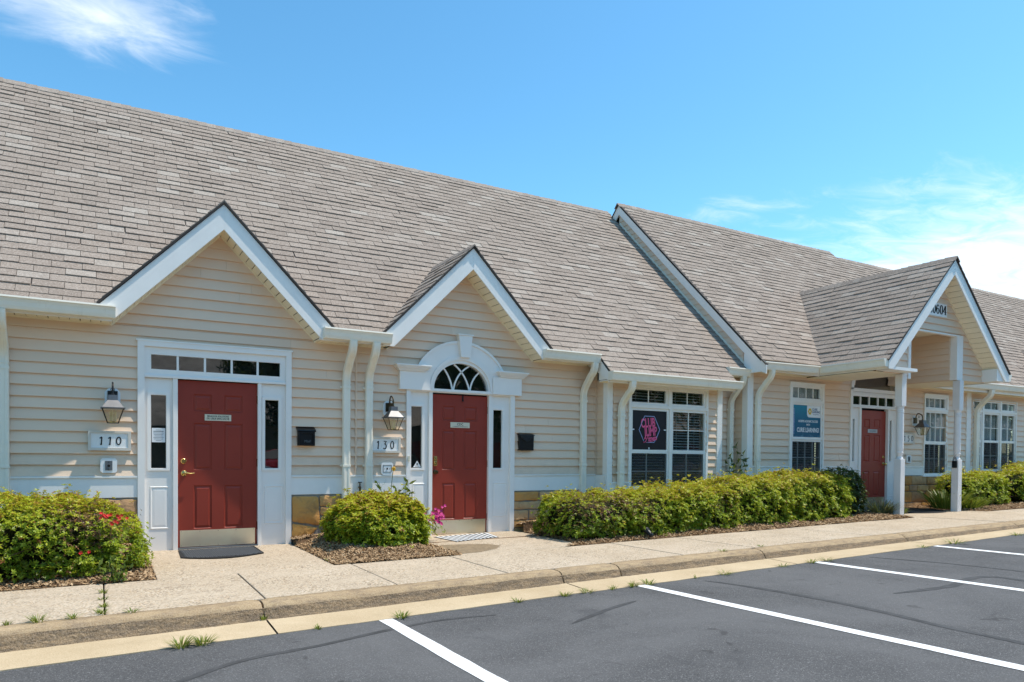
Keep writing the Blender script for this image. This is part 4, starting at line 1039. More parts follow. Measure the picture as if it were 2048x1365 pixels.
# cheeks, ceiling and box soffits
ch = obj('porch_cheek', MB().box(13.60, 13.65, PW+.07, YC-.02, 2.735, 3.66), M_SIDE, b2)
z = 2.745
while z < 3.6:
    mb = MB(); mb.hexa([(13.570, PW+.105, z), (13.60, PW+.105, z), (13.60, YC-.022, z), (13.570, YC-.022, z), (13.596, PW+.105, z+EXPO), (13.60, PW+.105, z+EXPO), (13.60, YC-.022, z+EXPO), (13.596, YC-.022, z+EXPO)]); obj('siding_board', mb, M_SIDE, ch); z += EXPO
obj('porch_cheek', MB().box(12.045, 12.093, PW+.11, YC-.02, 2.735, 3.66), M_SIDE, b2)
obj('porch_ceiling', MB().box(12.045, 13.65, PW+.063, YC-.02, 3.665, 3.69), M_SOFF, b2)
for xa, xb in ((11.02, 12.044), (13.651, 14.62)):
    cs = obj('porch_soffit', MB().box(xa, xb, PW+.0, YC-.02, 2.742, 2.76), M_GAP, b2); y = PW
    while y < YC-.1:
        obj('soffit_board', MB().box(xa, xb, y+.004, min(y+.147, YC-.022), 2.731, 2.741), M_SOFF, cs); y += .152
obj('box_return', MB().box(14.52, 14.80, PF+.023, PW+.02, 2.745, 2.985), M_WHITE, b2); obj('box_return', MB().box(11.10, 11.86, PF+.023, PW-.021, 2.745, 2.80), M_WHITE, b2)
obj('porch_fascia', MB().box(10.99, 11.012, PF+.03, -.615, 2.75, 2.90), M_WHITE, b2); gutter_y(b2, 10.988, PF+.01, -.70, 2.915)
obj('porch_fascia', MB().box(14.90, 14.922, PF+.03, -.615, 2.75, 2.90), M_WHITE, b2)
mbg = MB(); n = len(GPROF); mbg.add([(14.925-p, PF+.01, 2.9+q) for p, q in GPROF] + [(14.925-p, -.62, 2.9+q) for p, q in GPROF], [tuple(range(n)), tuple(range(2*n-1, n-1, -1))] + [(i, i+n, (i+1) % n+n, (i+1) % n) for i in range(n)]); obj('gutter', mbg, M_GUT, b2)
M_POST = simple('white_post_paint', (0.76, 0.73, 0.71), 0.5, var=0.04, grime=0.25, gcol=(0.5, 0.44, 0.38))
for px_ in (11.85, 13.715):
    zg = S(px_, PW)-.01; p = obj('porch_post', MB().box(px_-.066, px_+.066, PW-.066, PW+.066, zg, 1.185), M_POST, b2, bevel=.006)
    prof = [(.064, 1.185), (.066, 1.195), (.056, 1.21), (.044, 1.235), (.046, 1.25), (.060, 1.285), (.064, 1.31), (.056, 1.325), (.061, 1.34), (.063, 1.40), (.062, 1.75), (.060, 2.03), (.064, 2.035), (.064, 2.05), (.058, 2.056), (.064, 2.062), (.064, 2.08), (.058, 2.086), (.060, 2.12), (.066, 2.13), (.067, 2.15)]
    o = obj('turning', MB().lathe((px_, PW, 0), prof, 24), M_POST, p); smooth_by_angle(o, 30)
    obj('post_head', MB().box(px_-.069, px_+.069, PW-.069, PW+.069, 2.15, 2.728), M_POST, p, bevel=.006)
# ---- door 150 with its surround
s3 = MB(); plate(s3, 12.335, 14.0, .0, 2.63, [(12.405, 13.93, .0, 2.56)], YC-.045, YC+.03); sur3 = obj('door_surround', s3, M_DOORW, b2, bevel=.003)
ecx = 13.165
mb = MB(); ring_plate(mb, arc(ecx, 2.59, .83, .69, 0, math.pi, 24), arc(ecx, 2.61, .735, .58, 0, math.pi, 24), YC-.045, YC); mb.box(12.405, 13.93, YC-.04, YC, 2.56, 2.612); obj('arch', mb, M_DOORW, sur3)
mb = MB().prism_y(arc(ecx, 2.612, .737, .582, 0, math.pi, 24), YC+.004, YC+.008); obj('fanlight_pane', mb, M_GLASS, sur3)
mb = MB().prism_y(arc(ecx, 2.612, .735, .58, 0, math.pi, 24), YC+.14, YC+.16); mb.box(12.405, 13.93, YC+.10, YC+.4, .1, 2.56); obj('unlit_hall_block', mb, M_DARK, sur3)
mb = MB(); plate(mb, 12.405, 13.93, 2.24, 2.56, [(12.436, 13.836, 2.30, 2.472)], YC-.02, YC+.03); mb.box(12.405, 13.93, YC-.045, YC-.021, 2.235, 2.262); obj('transom_frame', mb, M_DOORW, sur3)
xs = [12.436, 12.70, 12.985, 13.28, 13.555, 13.836]
for i in range(5):
    pane(sur3, xs[i]+.012, xs[i+1]-.012, 2.30, 2.472, YC+.006, 'transom_pane')
    if i: obj('muntin', MB().box(xs[i]-.012, xs[i]+.012, YC-.012, YC+.02, 2.298, 2.474), M_DOORW, sur3)
for a, b in ((12.64, 12.70), (13.595, 13.65)): obj('jamb', MB().box(a, b, YC-.035, YC+.06, .15, 2.235), M_DOORW, sur3)
sidelight(sur3, 12.405, 12.64, .15, 2.235, 12.425, 12.505, 1.145, 2.0, YC-.002, 12.43, 12.61, .40, .94)
sidelight(sur3, 13.65, 13.93, .15, 2.235, 13.668, 13.755, 1.145, 2.005, YC-.002, 13.68, 13.90, .40, .94)
d150 = door_leaf(b2, 12.70, 13.595, .19, 2.195, YC+.022, [(a, b, z0, z1) for a, b in ((12.87, 13.06), (13.20, 13.41)) for z0, z1 in ((.42, .94), (1.13, 1.69), (1.83, 2.02))], .395, hand='right')
m = MB().lathe((13.525, YC+.022, 1.09), [(.034, 0), (.032, .008), (.014, .014), (.014, .035), (.026, .042), (.030, .055), (.024, .068), (.006, .072)], 16, 'y'); obj('door_knob', m, M_BRASS, d150); deadbolt(d150, 13.525, YC+.022, 1.235)
obj('threshold', MB().box(12.69, 13.61, YC-.03, YC+.1, .12, .188), M_GREYP, b2)
# ---- windows and base of this section
wC1 = window(b2, YC, 10.535, 11.525, .82, 2.63, [(10.628, 11.42, 2.348, 2.545, [10.784+.02, 11.02, 11.225], [], 'shade'), (10.65, 11.455, 1.60, 2.215, [], [], 'dark'), (10.635, 11.45, .875, 1.512, [10.80, 11.01, 11.225], [1.205], 'screen')])
wC1['label'] = 'tall window with a teal advertising poster in its upper sash'
wC2 = window(b2, YC, 14.895, 15.81, .84, 2.63, [(14.965, 15.722, 2.352, 2.549, [15.12, 15.33, 15.545], [], 'shade'), (14.985, 15.775, 1.60, 2.23, [15.17, 15.37, 15.58], [1.915], 'curtain'), (14.96, 15.755, .89, 1.53, [15.15, 15.35, 15.56], [1.21], 'screen')])
gx = [(16.90, 17.20), (17.355, 17.985), (18.135, 18.72)]
wC3 = window(b2, YC, 16.87, 18.79, .92, 2.60, [(a, b, 2.405, 2.56, [(a+b)/2] if a > 17 else [], [], 'shade') for a, b in gx] + [(a, b, 1.665, 2.28, [(a+b)/2] if a > 17 else [], [1.96], 'curtain') for a, b in gx] + [(a, b, .98, 1.61, [(a+b)/2] if a > 17 else [], [1.30], 'screen') for a, b in gx])
for a, b in ((CX0+.125, 10.535), (11.525, 12.335), (14.0, 14.895), (15.81, 16.58), (16.76, 16.87), (18.79, 24.0)): skirt(b2, a, b, YC, CBB, CBT)
skirt(b2, 10.535, 11.525, YC, .70, .82)
obj('stone_base', MB().box(CX0, 12.335, YC-.012, YC+.0015, -.1, CBB), M_MORTAR, b2)
base = obj('stone_base', MB().box(14.0, 24.0, YC-.012, YC+.0015, -.1, CBB), M_MORTAR, b2)
stones(base, YC-.012, 14.0, 16.4, .1, .835, 5, hmin=.12, hmax=.25)
obj('sill_trim', MB().box(14.86, 15.85, YC-.055, YC, .815, .84), M_WHITE, b2)
# ================================================================== GROUND
XA, XB = -14.0, 46.0
g = MB(); g.add([(-400, -400, ASP(0)-.9), (400, -400, ASP(0)-.9), (400, 400, ASP(0)-.9), (-400, 400, ASP(0)-.9)], [(0, 1, 2, 3)])
M_FAR = simple('far_ground', (0.10, 0.115, 0.05), 0.9, var=0.2, scale=.05)
struct('ground', g, M_FAR)
XF = 100.0
g = MB(); g.add([(-40, -27, ASP(-40)), (XF, -27, ASP(XF)), (XF, -4.06, ASP(XF)), (-40, -4.06, ASP(-40))], [(0, 1, 2, 3)])
lot = struct('parking_lot', g, M_ASPH)
g = MB().hexa([(-40, -60, ASP(-40)-.5), (XF, -60, ASP(XF)-.5), (XF, -27, ASP(XF)-.5), (-40, -27, ASP(-40)-.5), (-40, -60, ASP(-40)+.12), (XF, -60, ASP(XF)+.12), (XF, -27, ASP(XF)+.12), (-40, -27, ASP(-40)+.12)])
struct('lawn', g, simple('mown_lawn', (0.055, 0.085, 0.02), .9, var=.25, scale=.8))
for xl, sk in ((1.165, .003), (3.80, .055), (6.41, .060), (8.83, .060), (11.4, .06), (13.9, .06)):
    mb = MB(); r = random.Random(int(xl*10)); n = 26; L = []; R = []
    for i in range(n+1):
        y = -4.085-6.0*i/n; xc_ = xl+sk*(-4.085-y); j1 = r.uniform(-.004, .004); j2 = r.uniform(-.004, .004)
        L.append((xc_-.058+j1, y, ASP(xc_-.058)+.004)); R.append((xc_+.058+j2, y, ASP(xc_+.058)+.004))
    mb.add(L+R, [(i, i+1, n+1+i+1, n+1+i) for i in range(n)]); obj('parking_line', mb, M_PAINT, lot)
def tyre(pts, w):
    out = []
    for i in range(len(pts)-1):
        for k in range(8):
            t = k/8; p0 = pts[max(0, i-1)]; p1 = pts[i]; p2 = pts[i+1]; p3 = pts[min(len(pts)-1, i+2)]
            f = lambda a, b, c, d: .5*(2*b+(c-a)*t+(2*a-5*b+4*c-d)*t*t+(3*b-a-3*c+d)*t**3)
            out.append((f(p0[0], p1[0], p2[0], p3[0]), f(p0[1], p1[1], p2[1], p3[1])))
    out.append(pts[-1]); L = []; R = []; n = len(out)
    for i, p in enumerate(out):
        a, b = out[max(0, i-1)], out[min(n-1, i+1)]; dx, dy = b[0]-a[0], b[1]-a[1]; l = math.hypot(dx, dy) or 1
        ww = w*(.25+.75*min(1, 5*min(i, n-1-i)/n))*(1+.25*noise.noise(Vector((i*.35, p[0], 0))))
        for S_, sg in ((L, 1), (R, -1)): x, y = p[0]-dy/l*ww/2*sg, p[1]+dx/l*ww/2*sg; S_.append((x, y, ASP(x)+.0025))
    mb = MB(); mb.add(L+R, [(i, i+1, n+i+1, n+i) for i in range(n-1)]); obj('tyre_mark', mb, M_TAR, lot)
tyre([(-.9, -5.2), (-.448, -4.932), (-.018, -4.66), (.508, -4.568), (.999, -4.43), (1.526, -4.34), (2.0, -4.42)], .055)
tyre([(4.50, -4.25), (4.60, -4.6), (4.683, -5.243), (4.681, -5.975), (4.603, -6.618), (4.59, -7.4), (4.6, -8.6)], .07)
tyre([(5.45, -5.65), (5.8, -5.70), (6.248, -5.73), (6.75, -5.62), (7.05, -5.70), (7.05, -6.1), (6.9, -6.8)], .085)
tyre([(7.25, -4.2), (7.40, -4.6), (7.526, -5.0), (7.617, -5.711), (7.62, -6.6)], .05)
tyre([(2.35, -5.0), (2.9, -4.75), (3.3, -4.62)], .05)
# concrete gutter pan, kerb, sidewalk
def wob(x, k): return .010*noise.noise(Vector((x*1.3, k*7.1, 0))) + .004*noise.noise(Vector((x*6, k*3.3, 4)))
pan = struct('kerb_gutter', MB().prism_z([(XA, -4.05), (XB, -4.05), (XB, -3.72), (XA, -3.72)], lambda x, y: PAN(x)-.3, lambda x, y: PAN(x)-.03), M_PAN)
kerb = struct('kerb', MB().prism_z([(XA, -3.62), (XB, -3.62), (XB, -3.50), (XA, -3.50)], lambda x, y: KBOT(x)-.2, lambda x, y: KIN(x)-.05), M_KFACE)
def pan_z(x, y): t = (y+4.07)/.39; return PAN(x)+(KBOT(x)-PAN(x))*t
def segs(js): return [(js[i]+.008, js[i+1]-.008) for i in range(len(js)-1)]
KJ = [-14, -8.3, -2.65, .307, 3.183, 3.906, 6.08, 8.93, 11.915, 14.9, 17.9, 24, 30, 46]
PJ = [-14, -8.3, -2.65, .32, 3.20, 6.10, 8.95, 11.93, 14.9, 17.9, 24, 30, 46]
for a, b in segs(PJ):
    n = max(4, int((b-a)/.12)) if b < 26 and a > -4 else 4; m = 5; mb = MB(); vs = []
    for i in range(n+1):
        x = a+(b-a)*i/n
        for j in range(m+1):
            y = -4.07+.40*j/m; yy = y-(abs(wob(x, 1))*2.2+.012*max(0, noise.noise(Vector((x*2.3, 3, 9)))) if j == 0 else 0)
            vs.append((x, yy, pan_z(x, y)+.25*wob(x, 5+j)))
    k = m+1; mb.add(vs, [(i*k+j, (i+1)*k+j, (i+1)*k+j+1, i*k+j+1) for i in range(n) for j in range(m)])
    e = [(vs[i*k][0], vs[i*k][1], vs[i*k][2]-.05) for i in range(n+1)]
    mb.add([vs[i*k] for i in range(n+1)]+e, [(i, i+1, n+2+i, n+1+i) for i in range(n)]); obj('gutter_slab', mb, M_PAN, pan, smooth=True)
for a, b in segs(KJ):
    n = max(4, int((b-a)/.06)) if b < 26 and a > -4 else 6; mb = MB(); vs = []; top = []
    for i in range(n+1):
        x = a+(b-a)*i/n; ki, kb = KIN(x), KBOT(x); h = ki-kb; e = min(1, min(x-a, b-x)/.03); rd_ = .012*(1-e)
        pr = [(-3.44, ki-.03), (-3.452, ki-.001), (-3.53, ki-.001), (-3.575, ki-.006), (-3.605, ki-.020), (-3.625, ki-.042), (-3.640, ki-h*.55), (-3.658, ki-h*.82), (-3.685, kb-.002), (-3.70, kb-.03)]
        for j, (y, z) in enumerate(pr):
            q = wob(x, j) * (1.0 if 3 <= j <= 7 else .3); rough = .006*noise.noise(Vector((x*14, y*30, z*30))) if 3 <= j <= 8 else 0
            vs.append((x, y+(q+rough if j > 2 else 0)+rd_*(j > 1), z+.4*q-rd_*(j > 0)))
    k = 10; mb.add(vs, [(i*k+j, (i+1)*k+j, (i+1)*k+j+1, i*k+j+1) for i in range(n) for j in range(k-1)]); mb.add([vs[j] for j in range(k)], [tuple(range(k))]); mb.add([vs[n*k+j] for j in range(k)], [tuple(range(k-1, -1, -1))])
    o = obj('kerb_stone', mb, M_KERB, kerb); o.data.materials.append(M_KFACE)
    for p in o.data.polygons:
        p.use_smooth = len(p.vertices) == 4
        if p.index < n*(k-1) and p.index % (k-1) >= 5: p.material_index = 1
walk = struct('sidewalk', MB().prism_z([(XA, -3.45), (XB, -3.45), (XB, -.8), (XA, -.8)], lambda x, y: S(x, y)-.4, lambda x, y: S(x, y)-.06), M_MULCH)
SJ = [-.80 + 1.152*i for i in range(-11, 40)]
def slab(poly, parent, m, off=0.0, nsub=1):
    mb = MB(); mb.prism_z(poly, lambda x, y: S(x, y)-.08, lambda x, y: S(x, y)+off); return obj('paving_slab', mb, m, parent, bevel=.008)
BACK = -2.07
rs = random.Random(3)
for i in range(len(SJ)-1):
    a, b = SJ[i]+.005, SJ[i+1]-.005; t = lambda: rs.uniform(-.002, .002)
    slab([(a, -3.445), (b, -3.445), (b, BACK-.004), (a, BACK-.004)], walk, M_WALK, rs.uniform(-.003, .003))
slab([(-.36, BACK+.004), (1.33, BACK+.004), (1.33, .03), (-.36, .03)], walk, M_WALK)
c = [(4.60+.0, BACK+.004)] + [(4.32+.30*math.cos(t)-.02, -1.72+.0+.35*math.sin(t)) for t in [-math.pi/2+math.pi/2*i/6 for i in range(7)]][1:]
slab([(2.82, BACK+.004), (4.26, BACK+.004), (4.44, -1.98), (4.55, -1.82), (4.62, -1.6), (4.68, -.9), (4.70, .03), (2.90, .03)], walk, M_WALK)
slab([(11.70, BACK+.004), (14.05, BACK+.004), (14.0, -.27), (12.30, -.27)], walk, M_WALK)
# damp stain on the walk of door 130 (a flat patch of dirty concrete)
M_STAIN = simple('dirty_concrete', (0.24, 0.175, 0.105), 0.95, var=0.25, scale=25)
mb = MB(); pts = [(2.84, -1.98), (3.1, -1.97), (3.42, -1.80), (3.62, -1.55), (3.55, -1.30), (3.25, -1.18), (3.0, -1.12), (2.88, -1.2)]
mb.add([(x, y, S(x, y)+.003) for x, y in pts], [tuple(range(len(pts)))]); obj('stain', mb, M_STAIN, walk)
# planting beds
def bed(poly, mounds, seed, nchips, big=1.0, pieces=None, cx0=None):
    pieces = pieces or [poly]
    x0 = min(p[0] for p in poly); x1 = max(p[0] for p in poly); y0 = min(p[1] for p in poly); y1 = max(p[1] for p in poly)
    def hgt(x, y):
        d = min(abs((q[0]-p[0])*(p[1]-y)-(p[0]-x)*(q[1]-p[1]))/math.hypot(q[0]-p[0], q[1]-p[1]) for p, q in zip(poly, poly[1:]+poly[:1]))
        wall = max(0, 1-abs(y)/.01)
        edge = min(1, d/.35) if y < -.30 else min(1, min(d+(.35), .6)/.35)
        h = .015 + .035*edge
        for mx, my, r, a in mounds: h += a*edge*math.exp(-((x-mx)**2+(y-my)**2)/r**2)
        return S(x, y)+h*1.0+.012*noise.noise(Vector((x*6, y*6, seed)))+.006*noise.noise(Vector((x*19, y*19, seed)))-.012
    st = .06 if x1-x0 < 8 else .10; nx, ny = max(2, int((x1-x0)/st)), max(2, int((y1-y0)/.07)); mb = MB(); vs = {}
    for i in range(nx):
        for j in range(ny):
            q = [(x0+(x1-x0)*a/nx, y0+(y1-y0)*b/ny) for a, b in ((i, j), (i+1, j), (i+1, j+1), (i, j+1))]
            for pc in pieces:
                q2 = inter(q, pc)
                if len(q2) > 2: mb.add([(x, y, hgt(x, y)) for x, y in q2], [tuple(range(len(q2)))])
    o = obj('mulch_bed', mb, M_MULCH, None); o['kind'] = 'structure'
    r = np.random.default_rng(seed); cb = MB(); k = 0
    while k < nchips:
        x, y = r.uniform(x0 if cx0 is None else cx0, x1), r.uniform(y0, y1)
        pl = any(inter([(x, y), (x+.001, y), (x, y+.001)], pc) for pc in pieces)
        if not pl: continue
        k += 1; L = r.uniform(.010, .036)*big; wd = r.uniform(.003, .008)*big; a = r.uniform(0, math.pi); ti = r.normal(0, .35); z = hgt(x, y)+r.uniform(.001, .014)
        d = Vector((math.cos(a)*math.cos(ti), math.sin(a)*math.cos(ti), math.sin(ti)))*L; s_ = Vector((-math.sin(a), math.cos(a), r.normal(0, .4)))*wd; u = Vector((0, 0, .004)); p = Vector((x, y, z))
        cb.ct = float(np.clip(r.normal(.45, .27), 0, 1))
        cb.add([p-d-s_, p-d+s_, p+d+s_, p+d-s_, p-d*.9+u, p+d*.9+u], [(0, 1, 2, 3), (0, 3, 5, 4), (1, 4, 5, 2)])
    o2 = obj('mulch', cb, M_CHIP, None, tone=True, kind='stuff')
    return hgt
# ================================================================== PLANTS
def leaves(name, parent, tips, axes, tone, n_leaf, L, Wd, m, seed, spread=(45, 82), curl=.25, tone_sd=.09):
    """whorls of small folded leaves; returns one mesh part"""
    r = np.random.default_rng(seed); N = len(tips); axes = axes/np.linalg.norm(axes, axis=1, keepdims=True)
    ref = np.where(np.abs(axes[:, 2:3]) < .9, np.array([[0, 0, 1.0]]), np.array([[1.0, 0, 0]])); u = np.cross(axes, ref); u /= np.linalg.norm(u, axis=1, keepdims=True); v = np.cross(axes, u)
    T = np.repeat(tips, n_leaf, 0); A = np.repeat(axes, n_leaf, 0); U = np.repeat(u, n_leaf, 0); V = np.repeat(v, n_leaf, 0); K = len(T)
    ph = np.tile(np.arange(n_leaf)*2*np.pi/n_leaf, N)+np.repeat(r.uniform(0, 6.28, N), n_leaf)+r.normal(0, .25, K)
    al = np.radians(r.uniform(spread[0], spread[1], K)); rad = U*np.cos(ph)[:, None]+V*np.sin(ph)[:, None]
    d = A*np.cos(al)[:, None]+rad*np.sin(al)[:, None]; side = np.cross(d, A); side /= (np.linalg.norm(side, axis=1, keepdims=True)+1e-9); nrm = np.cross(side, d)
    l = (L*r.uniform(.5, 1.4, K))[:, None]; w = (Wd*r.uniform(.7, 1.2, K))[:, None]
    b = T+d*l*.08; mid = T+d*l*.5+nrm*l*curl*.25; tip = T+d*l-nrm*l*curl*.35
    P = np.stack([b, mid+side*w*.5+nrm*w*.18, tip, mid-side*w*.5+nrm*w*.18], 1).reshape(-1, 3)
    me = bpy.data.meshes.new(name); me.vertices.add(4*K); me.vertices.foreach_set('co', P.astype(np.float32).ravel())
    me.loops.add(4*K); me.loops.foreach_set('vertex_index', np.arange(4*K, dtype=np.int32)); me.polygons.add(K)
    me.polygons.foreach_set('loop_start', np.arange(0, 4*K, 4, dtype=np.int32)); me.polygons.foreach_set('loop_total', np.full(K, 4, dtype=np.int32))
    tn = np.clip(np.repeat(tone, n_leaf)+r.normal(0, tone_sd, K), 0, 1).astype(np.float32)
    at = me.attributes.new('tone', 'FLOAT', 'FACE'); at.data.foreach_set('value', tn); me.materials.append(m); me.update(); me.validate()
    o = link(name, me, parent); return o
def fbm(p, s, seed): 
    q = Vector(p)*s+Vector((seed*3.1, seed*1.7, seed*.9)); return noise.noise(q)+.5*noise.noise(q*2.1)
def hedge(label, x0, x1, y0, y1, h, seed, dens=900, group=None, name='azalea_hedge', cat='hedge', m=None, L=.034, Wd=.015, bias=.50, dry=(), lump=.07, ex=3.2, hl=None, n_leaf=6, flowers=(), tone_top=.30, blank=0, roundx=None):
    """a clipped shrub: leaf whorls over a lumpy rounded box, with twigs inside"""
    cx, cy = (x0+x1)/2, (y0+y1)/2; rx, ry = (x1-x0)/2, (y1-y0)/2; zb = S(cx, cy)+.02
    root = thing(name, label, cat, (cx, cy, zb-.02), group); r = np.random.default_rng(seed)
    A = 2*(x1-x0)*h+2*(y1-y0)*h+(x1-x0)*(y1-y0); want = int(A*dens); tips = []; axes = []; tone = []; dtips = []; daxes = []; dtone = []
    zc = zb+h*.40; rz = h*.60
    c = 0
    while c < want:
        D = r.normal(size=3); D = D/np.linalg.norm(D); 
        D *= (1, 1, 1)
        # pick on a box surface for even cover, then round it
        f = r.random()*A
        if f < (x1-x0)*(y1-y0): p = np.array([r.uniform(-1, 1), r.uniform(-1, 1), 1.0])
        elif f < (x1-x0)*(y1-y0)+2*(x1-x0)*h: p = np.array([r.uniform(-1, 1), r.choice([-1, -1, -1, 1]), r.uniform(-.66, 1)])
        else: p = np.array([r.choice([-1., 1.]), r.uniform(-1, 1), r.uniform(-.66, 1)])
        q = np.abs(p)**ex; s = (q.sum())**(-1/ex); e = p*s*1.0
        P = np.array([cx+e[0]*rx, cy+e[1]*ry, zc+e[2]*rz]); nn = np.sign(e)*np.abs(e)**(ex-1)/np.array([rx, ry, rz]); nn /= np.linalg.norm(nn)
        hh = 1.0 if hl is None else hl(P[0])
        lp = fbm(P, 4.2, seed); lp2 = fbm(P, 11, seed+5)
        P = P+nn*(lump*lp+lump*.35*lp2); P[2] = zb+(P[2]-zb)*hh
        if P[2] < zb+.03: P[2] = zb+.03+r.random()*.05
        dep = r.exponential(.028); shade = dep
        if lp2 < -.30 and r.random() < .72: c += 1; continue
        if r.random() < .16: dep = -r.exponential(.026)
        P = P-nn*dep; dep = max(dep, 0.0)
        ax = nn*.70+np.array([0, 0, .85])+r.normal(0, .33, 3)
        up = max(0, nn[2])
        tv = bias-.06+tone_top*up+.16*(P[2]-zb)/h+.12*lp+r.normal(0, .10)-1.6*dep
        isdry = False
        for (dx, dy, dz, dr, am) in dry:
            dd = math.sqrt((P[0]-dx)**2+(P[1]-dy)**2+(P[2]-zb-dz)**2)+.12*fbm(P, 7, seed+2)
            if dd < dr and r.random() < am*(1-(dd/dr)**2): isdry = True
        if isdry: dtips.append(P); daxes.append(ax); dtone.append(r.uniform(0, 1))
        else:
            odd = r.random() < .04
            if odd: tv = r.uniform(.86, 1.0)
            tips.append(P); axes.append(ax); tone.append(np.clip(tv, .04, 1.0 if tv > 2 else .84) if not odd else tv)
        c += 1
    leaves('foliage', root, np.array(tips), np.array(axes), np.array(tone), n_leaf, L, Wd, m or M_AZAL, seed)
    if len(dtips) > 3: leaves('dry_foliage', root, np.array(dtips), np.array(daxes), np.array(dtone), 4, L*.8, Wd*.55, M_BROWNLEAF, seed+1, (20, 80))
    tw = MB(); nt = int(26*(x1-x0))+10
    for i in range(nt):
        bx, by = cx+r.uniform(-.75, .75)*rx, cy+r.uniform(-.6, .6)*ry; k = r.integers(len(tips)); tpt = Vector(tips[k])
        b0 = Vector((bx*.7+tpt.x*.3, by*.7+tpt.y*.3, zb-.02)); mid_ = b0.lerp(tpt, .5)+Vector(r.normal(0, .05, 3)); tw.tube([b0, mid_, tpt], [.009, .006, .003], 4)
    obj('stems', tw, M_TWIG, root)
    # solid dark core, added so that no daylight shows through
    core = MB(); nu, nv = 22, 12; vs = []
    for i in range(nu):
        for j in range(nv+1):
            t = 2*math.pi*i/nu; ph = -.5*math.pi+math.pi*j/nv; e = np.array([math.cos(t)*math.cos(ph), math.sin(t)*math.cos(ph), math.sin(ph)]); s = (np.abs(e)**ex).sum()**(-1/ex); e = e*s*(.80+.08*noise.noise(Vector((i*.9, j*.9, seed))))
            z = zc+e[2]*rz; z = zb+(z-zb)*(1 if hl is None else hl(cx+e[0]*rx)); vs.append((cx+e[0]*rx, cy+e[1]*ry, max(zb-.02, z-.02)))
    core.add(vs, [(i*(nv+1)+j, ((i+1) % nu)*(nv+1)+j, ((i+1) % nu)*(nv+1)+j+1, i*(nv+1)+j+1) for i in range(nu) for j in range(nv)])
    obj('dark_core', core, M_HEART, root)
    for (fx, fy, fz, m_, nf, sp) in flowers:
        for i in range(nf):
            p = Vector((fx+r.normal(0, sp), fy+r.normal(0, sp*.4), zb+fz+r.normal(0, sp*.6))); flower(root, p, m_, r)
    return root
def flower(root, p, m_, r, R=.017):
    mb = MB(); ax = Vector((r.normal(0, .4)-.2, -1, .5+r.normal(0, .3))).normalized(); u = ax.cross(Vector((0, 0, 1))).normalized(); v = ax.cross(u)
    for k in range(5):
        a = k*1.2566+r.uniform(0, .3); d = u*math.cos(a)+v*math.sin(a); s = ax.cross(d); mb.add([p, p+d*R*.6+s*R*.42+ax*R*.25, p+d*R*1.15+ax*R*.35, p+d*R*.6-s*R*.42+ax*R*.25], [(0, 1, 2, 3)])
    obj('blossom', mb, m_, root)
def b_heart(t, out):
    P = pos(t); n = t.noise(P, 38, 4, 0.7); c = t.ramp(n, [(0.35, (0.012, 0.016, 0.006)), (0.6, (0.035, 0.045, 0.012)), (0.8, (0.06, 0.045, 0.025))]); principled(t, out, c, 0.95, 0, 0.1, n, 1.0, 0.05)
M_HEART = mat('dark_core', b_heart)  # dark tone of the added core that blocks the view through
def blades(root, name, centre, n, H, Rr, seed, m, w=.006, droop=.6, tones=(.3, .9), out=1.0):
    r = np.random.default_rng(seed); mb = MB()
    for i in range(n):
        a = r.uniform(0, 6.28); q = Rr*math.sqrt(r.random()); p = Vector((centre[0]+math.cos(a)*q*.5, centre[1]+math.sin(a)*q*.5, centre[2])); h = H*r.uniform(.55, 1.1); d = Vector((math.cos(a), math.sin(a), 0)); s = Vector((-d.y, d.x, 0))*w*r.uniform(.7, 1.3); o = out*r.uniform(.25, 1.0)
        P = [p+d*(Rr*o*t)+Vector((0, 0, h*(1.6*t-droop*1.1*t*t))) for t in (0, .35, .7, 1.0)]; mb.ct = float(r.uniform(*tones))
        mb.add([P[0]-s, P[0]+s, P[1]-s, P[1]+s, P[2]-s*.7, P[2]+s*.7, P[3]], [(0, 1, 3, 2), (2, 3, 5, 4), (4, 5, 6)])
    return obj(name, mb, m, root, tone=True)

h1 = bed([(XL-3, BACK+.004), (-.37, BACK+.004), (-.37, -.005), (XL-3, -.005)], [], 3, 9000, cx0=-2.6)
h2 = bed([(1.335, BACK+.004), (2.82, BACK+.004), (2.895, -.005), (1.335, -.005)], [(2.05, -.75, .75, .16)], 5, 19000)
B_ = BACK+.004
h3 = bed([(4.26, B_), (11.70, B_), (12.32, -.31), (9.40, -.31), (9.40, -.005), (4.705, -.005), (4.68, -.9), (4.62, -1.6), (4.55, -1.82), (4.44, -1.98)], [(5.1, -.7, .7, .17), (7, -.9, 1.6, .08)], 7, 20000,
         pieces=[[(4.70, B_), (11.70, B_), (12.32, -.31), (4.70, -.31)], [(4.26, B_), (4.70, B_), (4.70, -1.98), (4.44, -1.98)], [(4.44, -1.98), (4.70, -1.98), (4.70, -1.82), (4.55, -1.82)], [(4.55, -1.82), (4.70, -1.82), (4.70, -1.6), (4.62, -1.6)], [(4.62, -1.6), (4.70, -1.6), (4.70, -.31)], [(4.70, -.31), (9.40, -.31), (9.40, -.005), (4.70, -.005)]])
h4 = bed([(14.05, B_), (24, B_), (24, -.31), (14.0, -.31)], [], 9, 6000)
